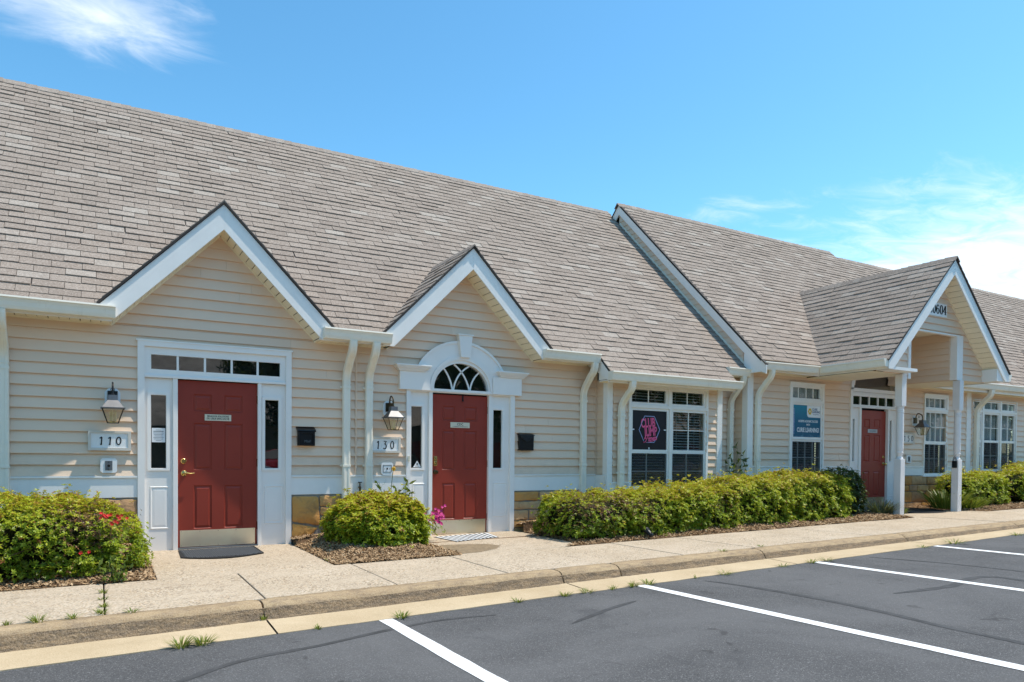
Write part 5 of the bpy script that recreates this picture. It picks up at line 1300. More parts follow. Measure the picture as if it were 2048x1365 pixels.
hedge('clipped azalea hedge with a few red blossoms and a dry patch, left of door 110', -3.6, -.44, -1.88, -.55, .72, 101, dens=1300, bias=.46, lump=.085, ex=4.0,
      hl=lambda x: 1.0-.20*max(0, (x+1.2)/.8)**2*1.0-.0 if x > -1.2 else 1.0,
      dry=[(-.95, -1.75, .50, .34, .85), (-.62, -1.5, .62, .28, .6), (-.5, -1.0, .72, .35, .7), (-1.75, -1.9, .45, .25, .5), (-1.95, -1.7, .25, .25, .5)],
      flowers=[(-.80, -1.84, .58, M_REDPET, 11, .026), (-.66, -1.80, .57, M_REDPET, 5, .028), (-.70, -1.84, .50, M_REDPET, 4, .032), (-1.95, -1.92, .28, M_REDPET, 5, .06), (-.98, -1.92, .26, M_REDPET, 2, .05)])
hedge('round azalea bush on a mulch mound between doors 110 and 130', 1.57, 2.76, -1.58, -.40, .62, 111, dens=1500, name='azalea_bush', cat='bush', bias=.54, lump=.10, ex=2.3, L=.042, Wd=.019)
LB = [('browning azalea with dry twigs on top at the left end of the long hedge', 4.60, 5.80, -1.90, -.60, .55, 121, .40, [(4.9, -1.6, .62, .60, .95), (4.6, -1.95, .45, .45, .6), (5.3, -1.85, .6, .40, .8)]),
      ('azalea with orange tinged leaves below the club window', 5.45, 6.60, -1.93, -.60, .58, 122, .46, [(5.65, -1.95, .5, .45, .75)]),
      ('bright green azalea below the right sash of the club window', 6.35, 7.70, -1.88, -.60, .64, 123, .50, [(7.3, -1.9, .45, .30, .6)]),
      ('yellow green azalea in front of the short downspout', 7.50, 9.05, -1.80, -.62, .72, 124, .52, [(7.55, -1.88, .5, .30, .7)]),
      ('widest yellow green azalea under the teal poster window', 8.75, 10.70, -1.68, -.62, .78, 125, .54, [])]
for lb, xa, xb, ya, yb_, hh, sd_, bi, dr in LB:
    hedge(lb, xa, xb, ya, yb_, hh, sd_, dens=1050, bias=bi, dry=dr, lump=.105, ex=4.0, L=.036, Wd=.016, group='azaleas of the long hedge')
hedge('dark green shrub beside the porch bed', 10.68, 11.36, -1.48, -.65, .86, 131, dens=820, name='dark_shrub', cat='shrub', m=M_DKLEAF, bias=.50, lump=.07, ex=2.6, L=.034, Wd=.015, group=None)
hedge('tall azalea hedge right of the porch post under the window', 14.45, 16.45, -1.50, -.65, .72, 141, dens=560, bias=.47, lump=.08, ex=2.8, L=.040, Wd=.018, group='azaleas right of the porch')
hedge('azalea hedge cut off by the right edge of the picture', 16.3, 21.5, -1.45, -.75, .76, 142, dens=300, bias=.54, lump=.08, ex=3.2, L=.046, Wd=.021, group='azaleas right of the porch')
hedge('lighter azalea row close to the triple window', 17.2, 23.5, -.78, -.42, .90, 143, dens=260, bias=.60, lump=.05, ex=3.2, L=.046, Wd=.021, group='azaleas right of the porch')
# smaller plants
t = thing('lavender_clump', 'low grey green clump at the foot of the dark shrub', 'plant', (11.75, -1.45, S(11.75, -1.45))); blades(t, 'foliage', (11.75, -1.42, S(11.75, -1.45)+.03), 420, .24, .42, 3, M_LAV, .004, .5); 
t = thing('lily_clump', 'arching green clump behind the second porch post', 'plant', (14.1, -1.35, S(14.1, -1.3))); blades(t, 'foliage', (14.05, -1.30, S(14.1, -1.3)+.03), 260, .46, .55, 4, M_BLADE, .011, .75); blades(t, 'lower_foliage', (14.45, -1.55, S(14.4, -1.5)+.03), 160, .30, .45, 5, M_BLADE, .010, .8)
t = thing('small_green_tuft', 'small green tuft in the mulch beside the first porch post', 'plant', (12.05, -1.60, S(12.05, -1.6))); blades(t, 'foliage', (12.05, -1.60, S(12.05, -1.6)+.02), 60, .14, .16, 6, M_BLADE, .008, .7)
# tall weedy perennial with a yellow flower behind the bush
def sprig(root, base, top, nl, L, Wd, seed, m, side=.0):
    r = np.random.default_rng(seed); b, t_ = Vector(base), Vector(top); pts = [b.lerp(t_, i/4)+Vector(r.normal(0, .012, 3))*(i > 0) for i in range(5)]; MB_ = MB().tube(pts, [.006, .005, .004, .003, .002], 5); obj('stem', MB_, M_STEM, root)
    tp = []; ax = []; tn = []
    for i in range(nl):
        f = .25+.75*i/max(1, nl-1); p = b.lerp(t_, f); a = i*2.4+r.uniform(0, .5); tp.append(p[:]); ax.append((math.cos(a)*.8, math.sin(a)*.8-.2, .45)); tn.append(r.uniform(.35, .75))
    leaves('leaf_cluster', root, np.array(tp), np.array(ax), np.array(tn), 2, L, Wd, m, seed+9, (5, 40), .5)
fz = S(2.65, -.5)
t = thing('yellow_flower', 'tall leggy perennial with one yellow flower behind the round bush', 'flower', (2.62, -.42, fz+.05))
for k, (dx, dz) in enumerate(((-.25, .78), (-.12, .60), (.02, .70), (.18, .80), (.10, .62), (-.02, .55), (.22, .66))): sprig(t, (2.62, -.42, fz+.1), (2.62+dx, -.45, fz+dz), 15, .115, .036, 60+k, M_BLADE)
obj('stem', MB().tube([(2.56, -.45, fz+.3), (2.545, -.46, fz+.7), (2.57, -.47, fz+.96)], .0045, 5), M_STEM, t)
r_ = np.random.default_rng(5); mb = MB()
for k in range(14):
    a = k*.449; d = Vector((math.cos(a), 0, math.sin(a))); s = Vector((-math.sin(a), 0, math.cos(a))); p = Vector((2.57, -.485, fz+.975)); mb.add([p, p+d*.02+s*.007+Vector((0, -.008, 0)), p+d*.036, p+d*.02-s*.007+Vector((0, -.008, 0))], [(0, 1, 2, 3)])
obj('blossom', mb, M_YELPET, t); o = obj('flower_eye', MB().lathe((2.57, -.487, fz+.975), [(.013, 0), (.011, .008), (.003, .012)], 10, 'y'), simple('flower_eye', (.35, .15, .01), .8), t)
# magenta flowers by the door frame
t = thing('petunia', 'magenta flowers spilling beside the left jamb of door 130', 'flower', (3.05, -.62, S(3.05, -.6)+.05)); r_ = np.random.default_rng(8)
tp = np.array([[3.05+r_.normal(0, .09), -.62+r_.normal(0, .06), S(3.05, -.6)+r_.uniform(.08, .40)] for i in range(60)]); leaves('foliage', t, tp, np.array([[r_.normal(0, .6), -.6, .5] for i in range(60)]), np.full(60, .3), 5, .035, .016, M_AZAL, 81)
for i in range(60): flower(t, Vector((3.08+r_.normal(0, .062), -.76+r_.normal(0, .04), S(3.05, -.6)+.34+r_.normal(0, .055))), M_PINKPET, r_, .021)
# dark leafy weed in the corner behind the long hedge
t = thing('corner_weed', 'dark leafy weed rising behind the hedge in the corner by the short downspout', 'plant', (9.0, -.45, S(9, -.4)))
for k, (dx, dz) in enumerate(((-.15, 1.08), (.0, 1.25), (.16, 1.12), (-.22, .98), (.24, 1.02), (.05, 1.0))): sprig(t, (9.0, -.40, S(9, -.4)), (9.0+dx, -.48, S(9, -.4)+dz), 10, .12, .05, 160+k, M_DKLEAF)
# seedling at the edge of the left bed
t = thing('broadleaf_weed', 'pale broadleaf weed at the sidewalk edge below the left hedge', 'weed', (-.72, -2.03, S(-.7, -2)))
for k in range(7): a = k*.9; sprig(t, (-.72, -2.03, S(-.7, -2)), (-.72+.13*math.cos(a), -2.05+.06*math.sin(a), S(-.7, -2)+.12+.04*(k % 3)), 4, .085, .028, 260+k, M_BLADE)
for k in range(3): sprig(t, (-.76+.05*k, -2.08, S(-.7, -2)), (-.80+.08*k, -2.12, S(-.7, -2)+.05), 4, .05, .025, 290+k, M_BLADE)
# grass tufts along the joints
def tuft(label, x, y, z, n, H, R_, seed, group): 
    t = thing('grass_tuft', label, 'grass tuft', (x, y, z), group); blades(t, 'blades', (x, y, z-.005), n, H, R_, seed, M_BLADE, .0032, .65, (.35, .95)); return t
def edge_x(x): return (x, -4.085, PAN(x)-.004)
G1 = 'grass tufts at the edge of the asphalt'
for i, (x, n, H, R_, lb) in enumerate(((-.34, 70, .085, .10, 'grass tuft at the asphalt edge nearest the left corner'), (-.20, 60, .07, .10, 'grass tuft just right of the corner tuft'), (.62, 14, .04, .05, 'tiny grass sprig at the asphalt edge below door 110'),
    (1.30, 45, .06, .09, 'grass tuft beside the top of the nearest parking line'), (2.40, 32, .05, .07, 'grass tuft midway between the two nearest parking lines'), (2.90, 34, .05, .08, 'grass tuft below the kerb joint'), (3.15, 34, .05, .09, 'grass tuft right of the kerb joint'), (3.45, 20, .045, .07, 'thin grass tuft left of the second parking line'),
    (3.70, 44, .06, .08, 'grass tuft touching the second parking line'), (3.90, 44, .06, .09, 'bushy grass tuft right of the second parking line'), (4.55, 12, .04, .06, 'sparse blades a step right of the second parking line'), (4.95, 32, .05, .12, 'low grass tuft in the second parking bay'), (5.85, 28, .045, .10, 'grass tuft short of the third parking line'),
    (6.35, 30, .05, .10, 'grass tuft at the third parking line'), (6.6, 30, .05, .12, 'grass tuft right of the third parking line'), (8.55, 20, .045, .10, 'small tuft left of the fourth parking line'), (9.3, 48, .06, .20, 'wide tuft right of the fourth parking line'), (10.9, 30, .05, .14, 'farthest tuft at the asphalt edge'))):
    x_, y_, z_ = edge_x(x); tuft(lb, x_, y_, z_, n, H, R_, 300+i, G1)
G2 = 'weeds in the sidewalk joints'
for i, (x, y, n, H, R_, lb) in enumerate(((-.805, -2.55, 26, .05, .05, 'weed low in the left sidewalk joint nearest the hedge'), (-.81, -2.85, 20, .035, .05, 'weed in the middle of the left sidewalk joint'), (-.80, -3.15, 30, .045, .05, 'weed near the kerb end of the left sidewalk joint'), (-.82, -3.40, 36, .05, .06, 'weed where the left sidewalk joint meets the kerb'),
    (-1.22, -3.44, 40, .06, .09, 'spiky tuft on the kerb left of the sidewalk joint'), (-1.40, -3.45, 14, .045, .04, 'single small weed on the kerb at the far left'), (-1.0, -3.45, 26, .04, .07, 'weed between the tuft and the joint along the kerb'), (-.62, -3.45, 24, .035, .07, 'weed on the kerb just right of the joint'), (.30, -3.66, 26, .05, .04, 'weed at the foot of the open kerb joint'),
    (5.55, -3.46, 22, .035, .08, 'small weed on the kerb in front of the long hedge'), (1.42, -1.3, 24, .04, .08, 'weed at the edge of the walk by the mulch mound'), (1.36, -1.75, 22, .04, .07, 'weed at the left front corner of the mulch mound'), (6.25, -3.42, 20, .03, .06, 'faint weed on the kerb near its joint'))):
    tuft(lb, x, y, S(x, max(y, -3.45)) if y > -3.6 else KBOT(x), n, H, R_, 340+i, G2)
# ================================================================== THINGS ON THE WALLS
def T(txt, size, m, parent, loc, depth=.002, align='CENTER', bold=0.0, shear=0.0, xs=1.0, rot=None, name='lettering', space=1.0):
    cu = bpy.data.curves.new('t', 'FONT'); cu.body = txt; cu.size = size; cu.align_x = align; cu.align_y = 'CENTER'; cu.extrude = depth/2; cu.offset = bold; cu.shear = shear; cu.resolution_u = 3; cu.space_character = space; cu.space_line = .95
    o = bpy.data.objects.new('t', cu); COL.objects.link(o); dg = bpy.context.evaluated_depsgraph_get(); me = bpy.data.meshes.new_from_object(o.evaluated_get(dg)); bpy.data.objects.remove(o)
    me.materials.clear(); me.materials.append(m)
    R = Matrix.Rotation(math.radians(90), 4, 'X'); 
    if rot: R = Matrix.Rotation(rot, 4, 'Y') @ R
    me.transform(Matrix.Translation(Vector(loc)) @ R @ Matrix.Diagonal((xs, 1, 1, 1))); me.name = name
    return link(name, me, parent)
def stroke(parent, m, paths, ox, oz, sx, sz, w, y, name='numeral', slant=0.0, wfun=None):
    """numeral drawn as flat raised strokes; coordinates 0..1"""
    mb = MB()
    for p in paths:
        q = [(ox+(a+slant*b)*sx, oz+b*sz) for a, b in p]; n = len(q)
        if wfun:
            L = []; R = []
            for i in range(n):
                a, b = q[max(0, i-1)], q[min(n-1, i+1)]; dx, dz = b[0]-a[0], b[1]-a[1]; l = math.hypot(dx, dz) or 1; ww = wfun(abs(dz)/l)
                L.append((q[i][0]-dz/l*ww/2, q[i][1]+dx/l*ww/2)); R.append((q[i][0]+dz/l*ww/2, q[i][1]-dx/l*ww/2))
            ring_plate(mb, L, R, y-.003, y)
        else: strip_curve(mb, q, w, y-.003, y)
    return obj(name, mb, m, parent)
def el(cx, cz, rx, rz, a0=0, a1=2*math.pi, n=24): return [(cx+rx*math.cos(a0+(a1-a0)*i/n), cz+rz*math.sin(a0+(a1-a0)*i/n)) for i in range(n+1)]
N1 = [[(.28, .80), (.62, 1.0), (.62, .97), (.58, .0)], [(.40, .02), (.70, -.02)]]
N0 = [el(.5, .5, .36, .50)]
N3 = [[(.18, .98), (.78, .98), (.42, .62)] , [(.42, .62)]+el(.42, .28, .38, .33, math.pi/2, -math.pi*.75, 14)]
N5 = [[(.80, .98), (.32, .98), (.24, .58)], [(.24, .58)]+el(.42, .28, .38, .34, math.pi*.62, -math.pi*.75, 14)]
def number_sign(num, label, x0, x1, z0, z1, y, glyphs, gx, gh, gw, framed):
    t = thing('number_sign', label, 'sign', ((x0+x1)/2, y, z0), 'unit number signs')
    mb = MB(); plate(mb, x0, x1, z0, z1, [(x0+.028, x1-.030, z0+.032, z1-.026)], y-.052, y); obj('frame', mb, M_FRAMEB, t, bevel=.003)
    obj('plate', MB().box(x0+.026, x1-.028, y-.042, y-.02, z0+.030, z1-.024), M_SIGNW, t)
    zc = (z0+z1)/2; 
    for g_, gx_ in zip(glyphs, gx): stroke(t, M_INK, g_, gx_-gw/2, zc-gh/2, gw, gh, .013, y-.0422, slant=.06)
    return t
number_sign('110', 'framed sign reading 110 under the wall lantern left of the first red door', -.942, -.506, 1.194, 1.420, -.012, (N1, N1, N0), (-.815, -.728, -.636), .085, .062, True)
number_sign('130', 'framed sign reading 130 under the lantern left of the arched door', 2.36, 2.831, 1.205, 1.425, -.012, (N1, N3, N0), (2.500, 2.603, 2.707), .10, .062, True)
number_sign('150', 'framed sign reading 150 partly hidden by the first porch post', 14.02, 14.50, 1.53, 1.755, YC-.012, (N1, N5, N0), (14.15, 14.29, 14.42), .11, .075, True)
def lantern(label, x, y, z, kind):
    """z is the bottom of the glass. The arm comes off a mounting block on the wall"""
    t = thing('wall_lantern', label, 'lantern', (x, y, z), 'wall lanterns'); yc = -.20; L_ = lambda mb, n, m, **k: lobj(t, n, mb, m, **k)
    mb = MB().prism_y([(-.058, .20), (.058, .20), (.080, .225), (.080, .36), (.045, .405), (-.045, .405), (-.080, .36), (-.080, .225)], -.030, 0); L_(mb, 'mounting_block', M_SIGNW)
    mb = MB().box(-.052, .052, -.055, -.030, .255, .375); L_(mb, 'wall_plate', M_BLACK if kind == 'dark' else M_BRONZE)
    m = M_BRONZE if kind != 'dark' else M_BLACK
    c = bez((-.05, .33), (-.06, .50), (-.14, .455), 8) + bez((-.14, .455), (-.205, .43), (yc, .36), 6)
    L_(MB().tube([(0, a, b) for a, b in c], .010, 8), 'arm', m)
    L_(MB().tube([(0.020*math.cos(a), -.12+.020*math.sin(a)*.2, .385+.020*math.sin(a)) for a in [k*math.pi/5 for k in range(11)]], .004, 6), 'scroll', m)
    def ringsq(h0, z0, h1, z1, cap0=True, cap1=True):
        q = MB(); p = [(-h0, yc-h0, z0), (h0, yc-h0, z0), (h0, yc+h0, z0), (-h0, yc+h0, z0), (-h1, yc-h1, z1), (h1, yc-h1, z1), (h1, yc+h1, z1), (-h1, yc+h1, z1)]
        q.add(p, [(0, 1, 5, 4), (1, 2, 6, 5), (2, 3, 7, 6), (3, 0, 4, 7)] + ([(0, 3, 2, 1)] if cap0 else []) + ([(4, 5, 6, 7)] if cap1 else [])); return q
    L_(ringsq(.050, .255, .046, .315), 'vent', M_STEEL); L_(ringsq(.110, .172, .052, .255), 'cap', M_STEEL); L_(ringsq(.122, .160, .122, .172), 'rim', M_STEEL)
    L_(MB().lathe((0, yc, .315), [(.020, 0), (.012, .02), (.008, .045), (.003, .06)], 12), 'finial', m)
    for k in range(4):
        a = [(-1, -1), (1, -1), (1, 1), (-1, 1)]; (ax, ay), (bx, by) = a[k], a[(k+1) % 4]; h0, h1 = .054, .106
        q = MB(); q.add([(ax*h0, yc+ay*h0, .004), (bx*h0, yc+by*h0, .004), (bx*h1, yc+by*h1, .160), (ax*h1, yc+ay*h1, .160)], [(0, 1, 2, 3)]); L_(q, 'glass_pane', M_LGLASS)
        L_(MB().tube([(ax*h0, yc+ay*h0, 0), (ax*h1, yc+ay*h1, .162)], .0055, 6), 'corner_bar', m)
    q = MB(); plate_ = [(-.057, .057)]; q.box(-.058, .058, yc-.058, yc+.058, -.006, .002); L_(q, 'base', m)
    q = MB().lathe((0, yc, .002), [(.030, 0), (.030, .012), (.012, .02), (.012, .04)], 12); 
    L_(q, 'lamp_holder', M_BRASS)
    for k in range(3): 
        a = k*2.1+.4; q = MB().lathe((.028*math.cos(a), yc+.028*math.sin(a), .02), [(.010, 0), (.010, .075), (.011, .08), (.013, .095), (.008, .115), (.001, .13)], 10); L_(q, 'candle_lamp', M_BULB)
    return t
def lobj(t, n, mb, m, **k):
    me = mb.mesh(n, m); o = bpy.data.objects.new(n, me); COL.objects.link(o); o.parent = t; return o
lantern('pewter wall lantern above the sign reading 110', -.695, -.010, 1.508, 'dark')
lantern('wall lantern with brass gooseneck above the sign reading 130', 2.665, -.010, 1.52, 'brass')
t3 = lantern('wall lantern behind the first porch post', 14.53, YC-.01, 1.72, 'brass')
def doorbell(label, x, z, y, dark=True):
    t = thing('doorbell', label, 'doorbell', (x, y, z), 'doorbells'); 
    lobj(t, 'mounting_block', MB().prism_y([(-.064, -.085), (.064, -.085), (.085, -.064), (.085, .064), (.064, .085), (-.064, .085), (-.085, .064), (-.085, -.064)], -.032, 0), M_SIGNW)
    if dark:
        lobj(t, 'button_plate', MB().box(-.037, .037, -.040, -.032, -.055, .055), M_GREYP); lobj(t, 'push_button', MB().lathe((0, -.040, 0), [(.015, 0), (.013, .004), (.008, .007)], 14, 'y'), M_BLACK)
        for zz in (-.042, .042): lobj(t, 'screw', MB().lathe((0, -.040, zz), [(.006, 0), (.005, .002)], 8, 'y'), M_BLACK)
    else:
        q = MB(); plate(q, -.062, .062, -.050, .050, [(-.056, .056, -.044, .044)], -.036, -.032); lobj(t, 'button_plate_edge', q, M_INK); lobj(t, 'push_button', MB().lathe((0, -.033, 0), [(.014, 0), (.012, .004), (.008, .008)], 14, 'y'), M_INK)
        for xx in (-.035, .035): lobj(t, 'screw', MB().lathe((xx, -.033, 0), [(.006, 0), (.005, .002)], 8, 'y'), M_INK)
doorbell('white octagonal doorbell block with grey button below the sign reading 110', -.735, 1.020, -.014); doorbell('pale doorbell block with two screws below the sign reading 130', 2.642, .985, -.014, False); doorbell('narrow doorbell behind the first porch post', 14.335, 1.20, YC-.014)
# mailboxes
t = thing('mailbox', 'black wall mailbox reading Mail right of door 110', 'mailbox', (1.52, -.015, 1.28), 'black wall mailboxes')
mb = MB().prism_x([(0, 1.285), (-.085, 1.285), (-.085, 1.47), (0, 1.50)], 1.412, 1.632); obj('box', mb, M_BLACK, t, bevel=.004)
mb = MB().prism_x([(0, 1.535), (-.095, 1.490), (-.100, 1.475), (-.092, 1.465), (0, 1.505)], 1.402, 1.642); obj('lid', mb, M_BLACK, t, bevel=.003)
mb = MB(); plate(mb, 1.422, 1.622, 1.292, 1.462, [(1.440, 1.604, 1.308, 1.446)], -.110, -.1005); obj('rim', mb, M_BLACK, t)
T('Mail', .05, M_GREYP, t, (1.525, -.103, 1.342), shear=.15)
t = thing('mailbox', 'black wall mailbox with a V shaped flap right of door 130', 'mailbox', (4.88, -.015, 1.262), 'black wall mailboxes')
obj('box', MB().prism_x([(0, 1.265), (-.075, 1.265), (-.082, 1.49), (0, 1.50)], 4.755, 5.005), M_BLACK, t, bevel=.004)
M_BLK2 = simple('worn_black_metal', (0.022, 0.024, 0.028), 0.30, 0.3)
obj('flap', MB().prism_y([(4.757, 1.488), (5.003, 1.488), (4.985, 1.465), (4.90, 1.405), (4.875, 1.395), (4.85, 1.405), (4.772, 1.465)], -.094, -.0835), M_BLK2, t, bevel=.003)
obj('lid', MB().prism_x([(0, 1.528), (-.090, 1.505), (-.092, 1.492), (0, 1.502)], 4.745, 5.015), M_BLACK, t, bevel=.003)
# hose tap
t = thing('garden_tap', 'small dark garden tap on the white band between the two downspouts', 'tap', (2.235, -.03, .70))
m = MB().tube([(2.245, -.02, .735), (2.245, -.075, .735), (2.238, -.10, .725), (2.232, -.112, .69), (2.230, -.115, .655)], [.014, .015, .016, .014, .013], 10); obj('spout', m, M_BRONZE, t, smooth=True)
m = MB().tube([(2.245, -.07, .735), (2.245, -.07, .795)], .008, 8); obj('valve_stem', m, M_BRONZE, t); m = MB().lathe((2.245, -.07, .795), [(.028, 0), (.030, .006), (.028, .012)], 10); obj('hand_wheel', m, M_BLACK, t)
# door name plates
t = thing('name_plate', 'ivory plate reading Behavior Solutions on the door of unit 110', 'sign', (.4535, .02, 1.58)); obj('plate', MB().box(.300, .608, .012, .0215, 1.578, 1.656), M_IVORY, t, bevel=.001)
T('BEHAVIOR SOLUTIONS\nDR. LESLIE SINN, DACVB', .030, M_INK, t, (.454, .0115, 1.618), .001, bold=.0006, xs=.80)
t = thing('name_plate', 'ivory plate reading CDC on the door of unit 130', 'sign', (3.786, .02, 1.6)); obj('plate', MB().box(3.630, 3.942, .012, .0215, 1.585, 1.665), M_IVORY, t, bevel=.001)
T('CDC', .048, M_INK, t, (3.786, .0115, 1.635), .001, bold=.0008); T('AT THE BEHAVIOR CARE PROFESSIONALS', .016, M_INK, t, (3.786, .0115, 1.602), .001, xs=.82)
t = thing('name_plate', 'small silver plate on the door of unit 150', 'sign', (13.14, YC, 1.75)); obj('plate', MB().box(12.985, 13.30, YC+.012, YC+.0215, 1.735, 1.81), M_LEADSIL, t, bevel=.001); T('CURIE LEARNING', .034, M_GREYP, t, (13.142, YC+.0115, 1.772), .001, xs=.8)
# papers and stickers behind the glass
t = thing('paper_notice', 'white printed notice taped inside the left sidelight of door 110', 'notice', (-.21, .005, 1.33)); obj('sheet', MB().box(-.286, -.140, .0045, .0055, 1.30, 1.470), M_PAPER, t)
for i, l in enumerate((.06, .11, .115, .10, .085, .11, .095, .06)): obj('text_line', MB().box(-.213-l/2, -.213+l/2, .0036, .0044, 1.445-i*.018, 1.449-i*.018 + (.003 if i == 1 else 0)), M_GREYP, t)
t = thing('warning_sticker', 'white triangular warning sticker in the left sidelight of door 130', 'sticker', (3.11, .004, 1.0)); obj('triangle', MB().prism_y([(3.045, 1.004), (3.168, 1.004), (3.107, 1.098)], .005, .006), M_SIGNW, t)
obj('figure_mark', MB().prism_y([(3.099, 1.032), (3.115, 1.032), (3.118, 1.058), (3.107, 1.072), (3.096, 1.058)], .0042, .0049), M_INK, t); T('Warning', .018, M_INK, t, (3.107, .0045, 1.018), .0006)
# club poster
yb = -.3-.0015+.003
t = thing('poster', 'black poster with a neon style Club Jump hexagon in the left window', 'poster', (7.12, -.3, 1.305)); py = -.302
obj('sheet', MB().box(6.752, 7.488, py-.001, py+.0005, 1.307, 1.951), M_POSTER, t)
hx = [(6.90, 1.635), (7.015, 1.862), (7.225, 1.862), (7.345, 1.645), (7.275, 1.50)]; mb = MB(); 
for a, b in ((0, 1), (1, 2), (2, 3), (3, 4)): strip_curve(mb, [hx[a], hx[b]], .011, py-.003, py-.0012)
strip_curve(mb, [(6.90, 1.635), (7.0, 1.452)], .011, py-.003, py-.0012); strip_curve(mb, [(7.05, 1.428), (7.225, 1.428), (7.25, 1.47)], .011, py-.003, py-.0012); obj('hexagon_outline', mb, M_LILAC, t)
T('CLUB', .205, M_PINK, t, (7.090, py-.0022, 1.745), .001, bold=.006, xs=.60, rot=math.radians(-5)); T('JUMP', .205, M_PINK, t, (7.150, py-.0022, 1.600), .001, bold=.006, xs=.58, rot=math.radians(-5))
fp = [(7.005, 1.425), (7.015, 1.445), (7.06, 1.455), (7.10, 1.55), (7.07, 1.56), (7.05, 1.52)]
mb = MB(); strip_curve(mb, bez((6.995, 1.44), (7.01, 1.40), (7.06, 1.47), 6)+bez((7.06, 1.47), (7.09, 1.52), (7.085, 1.545), 5), .012, py-.003, py-.0012); strip_curve(mb, bez((7.03, 1.53), (7.09, 1.565), (7.14, 1.54), 6), .012, py-.003, py-.0012); strip_curve(mb, [(7.045, 1.49), (7.11, 1.50)], .010, py-.003, py-.0012); strip_curve(mb, bez((6.99, 1.435), (7.12, 1.415), (7.26, 1.475), 6), .009, py-.003, py-.0012); obj('script_flourish', mb, M_PINK, t)
T('itness', .115, M_PINK, t, (7.185, py-.0022, 1.495), .001, bold=.004, xs=.72, shear=.35, rot=math.radians(-9))
obj('clip', MB().box(6.752, 6.80, py-.0035, py-.001, 1.628, 1.646), M_TXTW, t); obj('clip', MB().box(7.435, 7.488, py-.0035, py-.001, 1.632, 1.650), M_TXTW, t); obj('clip', MB().box(7.105, 7.125, py-.0035, py-.001, 1.31, 1.345), M_TXTW, t)
# teal poster
t = thing('poster', 'teal advertising poster reading Achieve Academic Success with Curie Learning', 'poster', (11.05, YC, 1.605)); py = YC-.002
obj('sheet', MB().box(10.652, 11.453, py-.001, py+.0005, 1.602, 2.213), M_TEAL, t)
mb = MB().prism_y([(11.06, 2.205), (11.06, 2.04), (11.075, 2.005), (11.11, 1.985), (11.453, 1.985), (11.453, 2.213), (11.06, 2.213)], py-.0025, py-.0011); obj('white_corner', mb, M_TXTW, t)
mb = MB()
for k in range(6): a = k*1.047; mb.prism_y(el(11.14+.036*math.cos(a), 2.10+.042*math.sin(a), .022, .026, n=10)[:-1], py-.0035, py-.0026)
obj('emblem', mb, M_GOLD, t); obj('emblem_core', MB().prism_y(el(11.14, 2.10, .016, .02, n=10)[:-1], py-.0045, py-.0036), M_TXTW, t)
T('CURIE', .062, M_NAVY, t, (11.285, py-.003, 2.142), .001, bold=.001, xs=.9); T('LEARNING', .062, M_NAVY, t, (11.325, py-.003, 2.092), .001, bold=.001, xs=.78); T('Strategy IN Mind', .026, M_NAVY, t, (11.325, py-.003, 2.045), .0006)
T('ACHIEVE ACADEMIC SUCCESS', .060, M_TXTW, t, (11.098, py-.0018, 1.905), .001, bold=.0012, xs=.70); T('WITH', .055, M_TXTW, t, (11.098, py-.0018, 1.838), .001, bold=.001, xs=.75); T('CURIE LEARNING!', .120, M_TXTW, t, (11.098, py-.0018, 1.735), .001, bold=.0028, xs=.66)
T('STRENGTHENING SKILLS', .055, M_LILAC, t, (10.688, py-.0018, 1.905), .001, bold=.0008, xs=.80, rot=math.radians(-90))
# address sign on the porch gable
t = thing('address_sign', 'white sign reading 20604 in the porch gable', 'sign', (12.93, PW-.02, 3.91)); ay = PW-.028
obj('plate', MB().box(12.60, 13.23, ay, ay+.012, 3.90, 4.145), M_SIGNW, t, bevel=.002)
wf = lambda v: .010+.024*v**2
D2_ = [[(.12, .72)]+el(.5, .74, .36, .26, math.pi*.95, -.1, 10)+[(.78, .55), (.45, .28), (.12, .05)], [(.10, .03), (.88, .03), (.92, .22)]]
D6_ = [[(.84, .84)]+el(.5, .5, .38, .5, math.pi*.32, math.pi*1.5, 14)+el(.5, .3, .36, .30, -math.pi/2, math.pi*1.05, 14)]
D4_ = [[(.70, .0), (.70, 1.0)], [(.66, .98), (.06, .30)], [(.06, .28), (.98, .28)], [(.48, .01), (.92, .01)]]
D0_ = [el(.5, .5, .36, .5)]
for g_, gx_ in zip((D2_, D0_, D6_, D0_, D4_), (12.635, 12.755, 12.872, 12.988, 13.102)): stroke(t, M_INK, g_, gx_, 3.945, .105, .165, .02, ay-.0005, wfun=wf)
# lockbox on the second post
t = thing('lockbox', 'black key lockbox hanging on the second porch post', 'lockbox', (13.62, PW-.03, 1.03)); lx = 13.715-.066-.012
obj('box', MB().box(lx-.022, lx+.010, PW-.050, PW+.042, 1.03, 1.165), M_BLACK, t, bevel=.010); obj('shackle', MB().tube([(lx-.006, PW-.032, 1.16), (lx-.006, PW-.032, 1.215), (lx-.006, PW-.018, 1.238), (lx-.006, PW+.008, 1.238), (lx-.006, PW+.024, 1.215), (lx-.006, PW+.024, 1.16)], .0065, 8), M_STEEL, t)
obj('shackle_eye', MB().box(lx+.0, 13.7, PW-.01, PW+.01, 1.20, 1.212), M_STEEL, t)
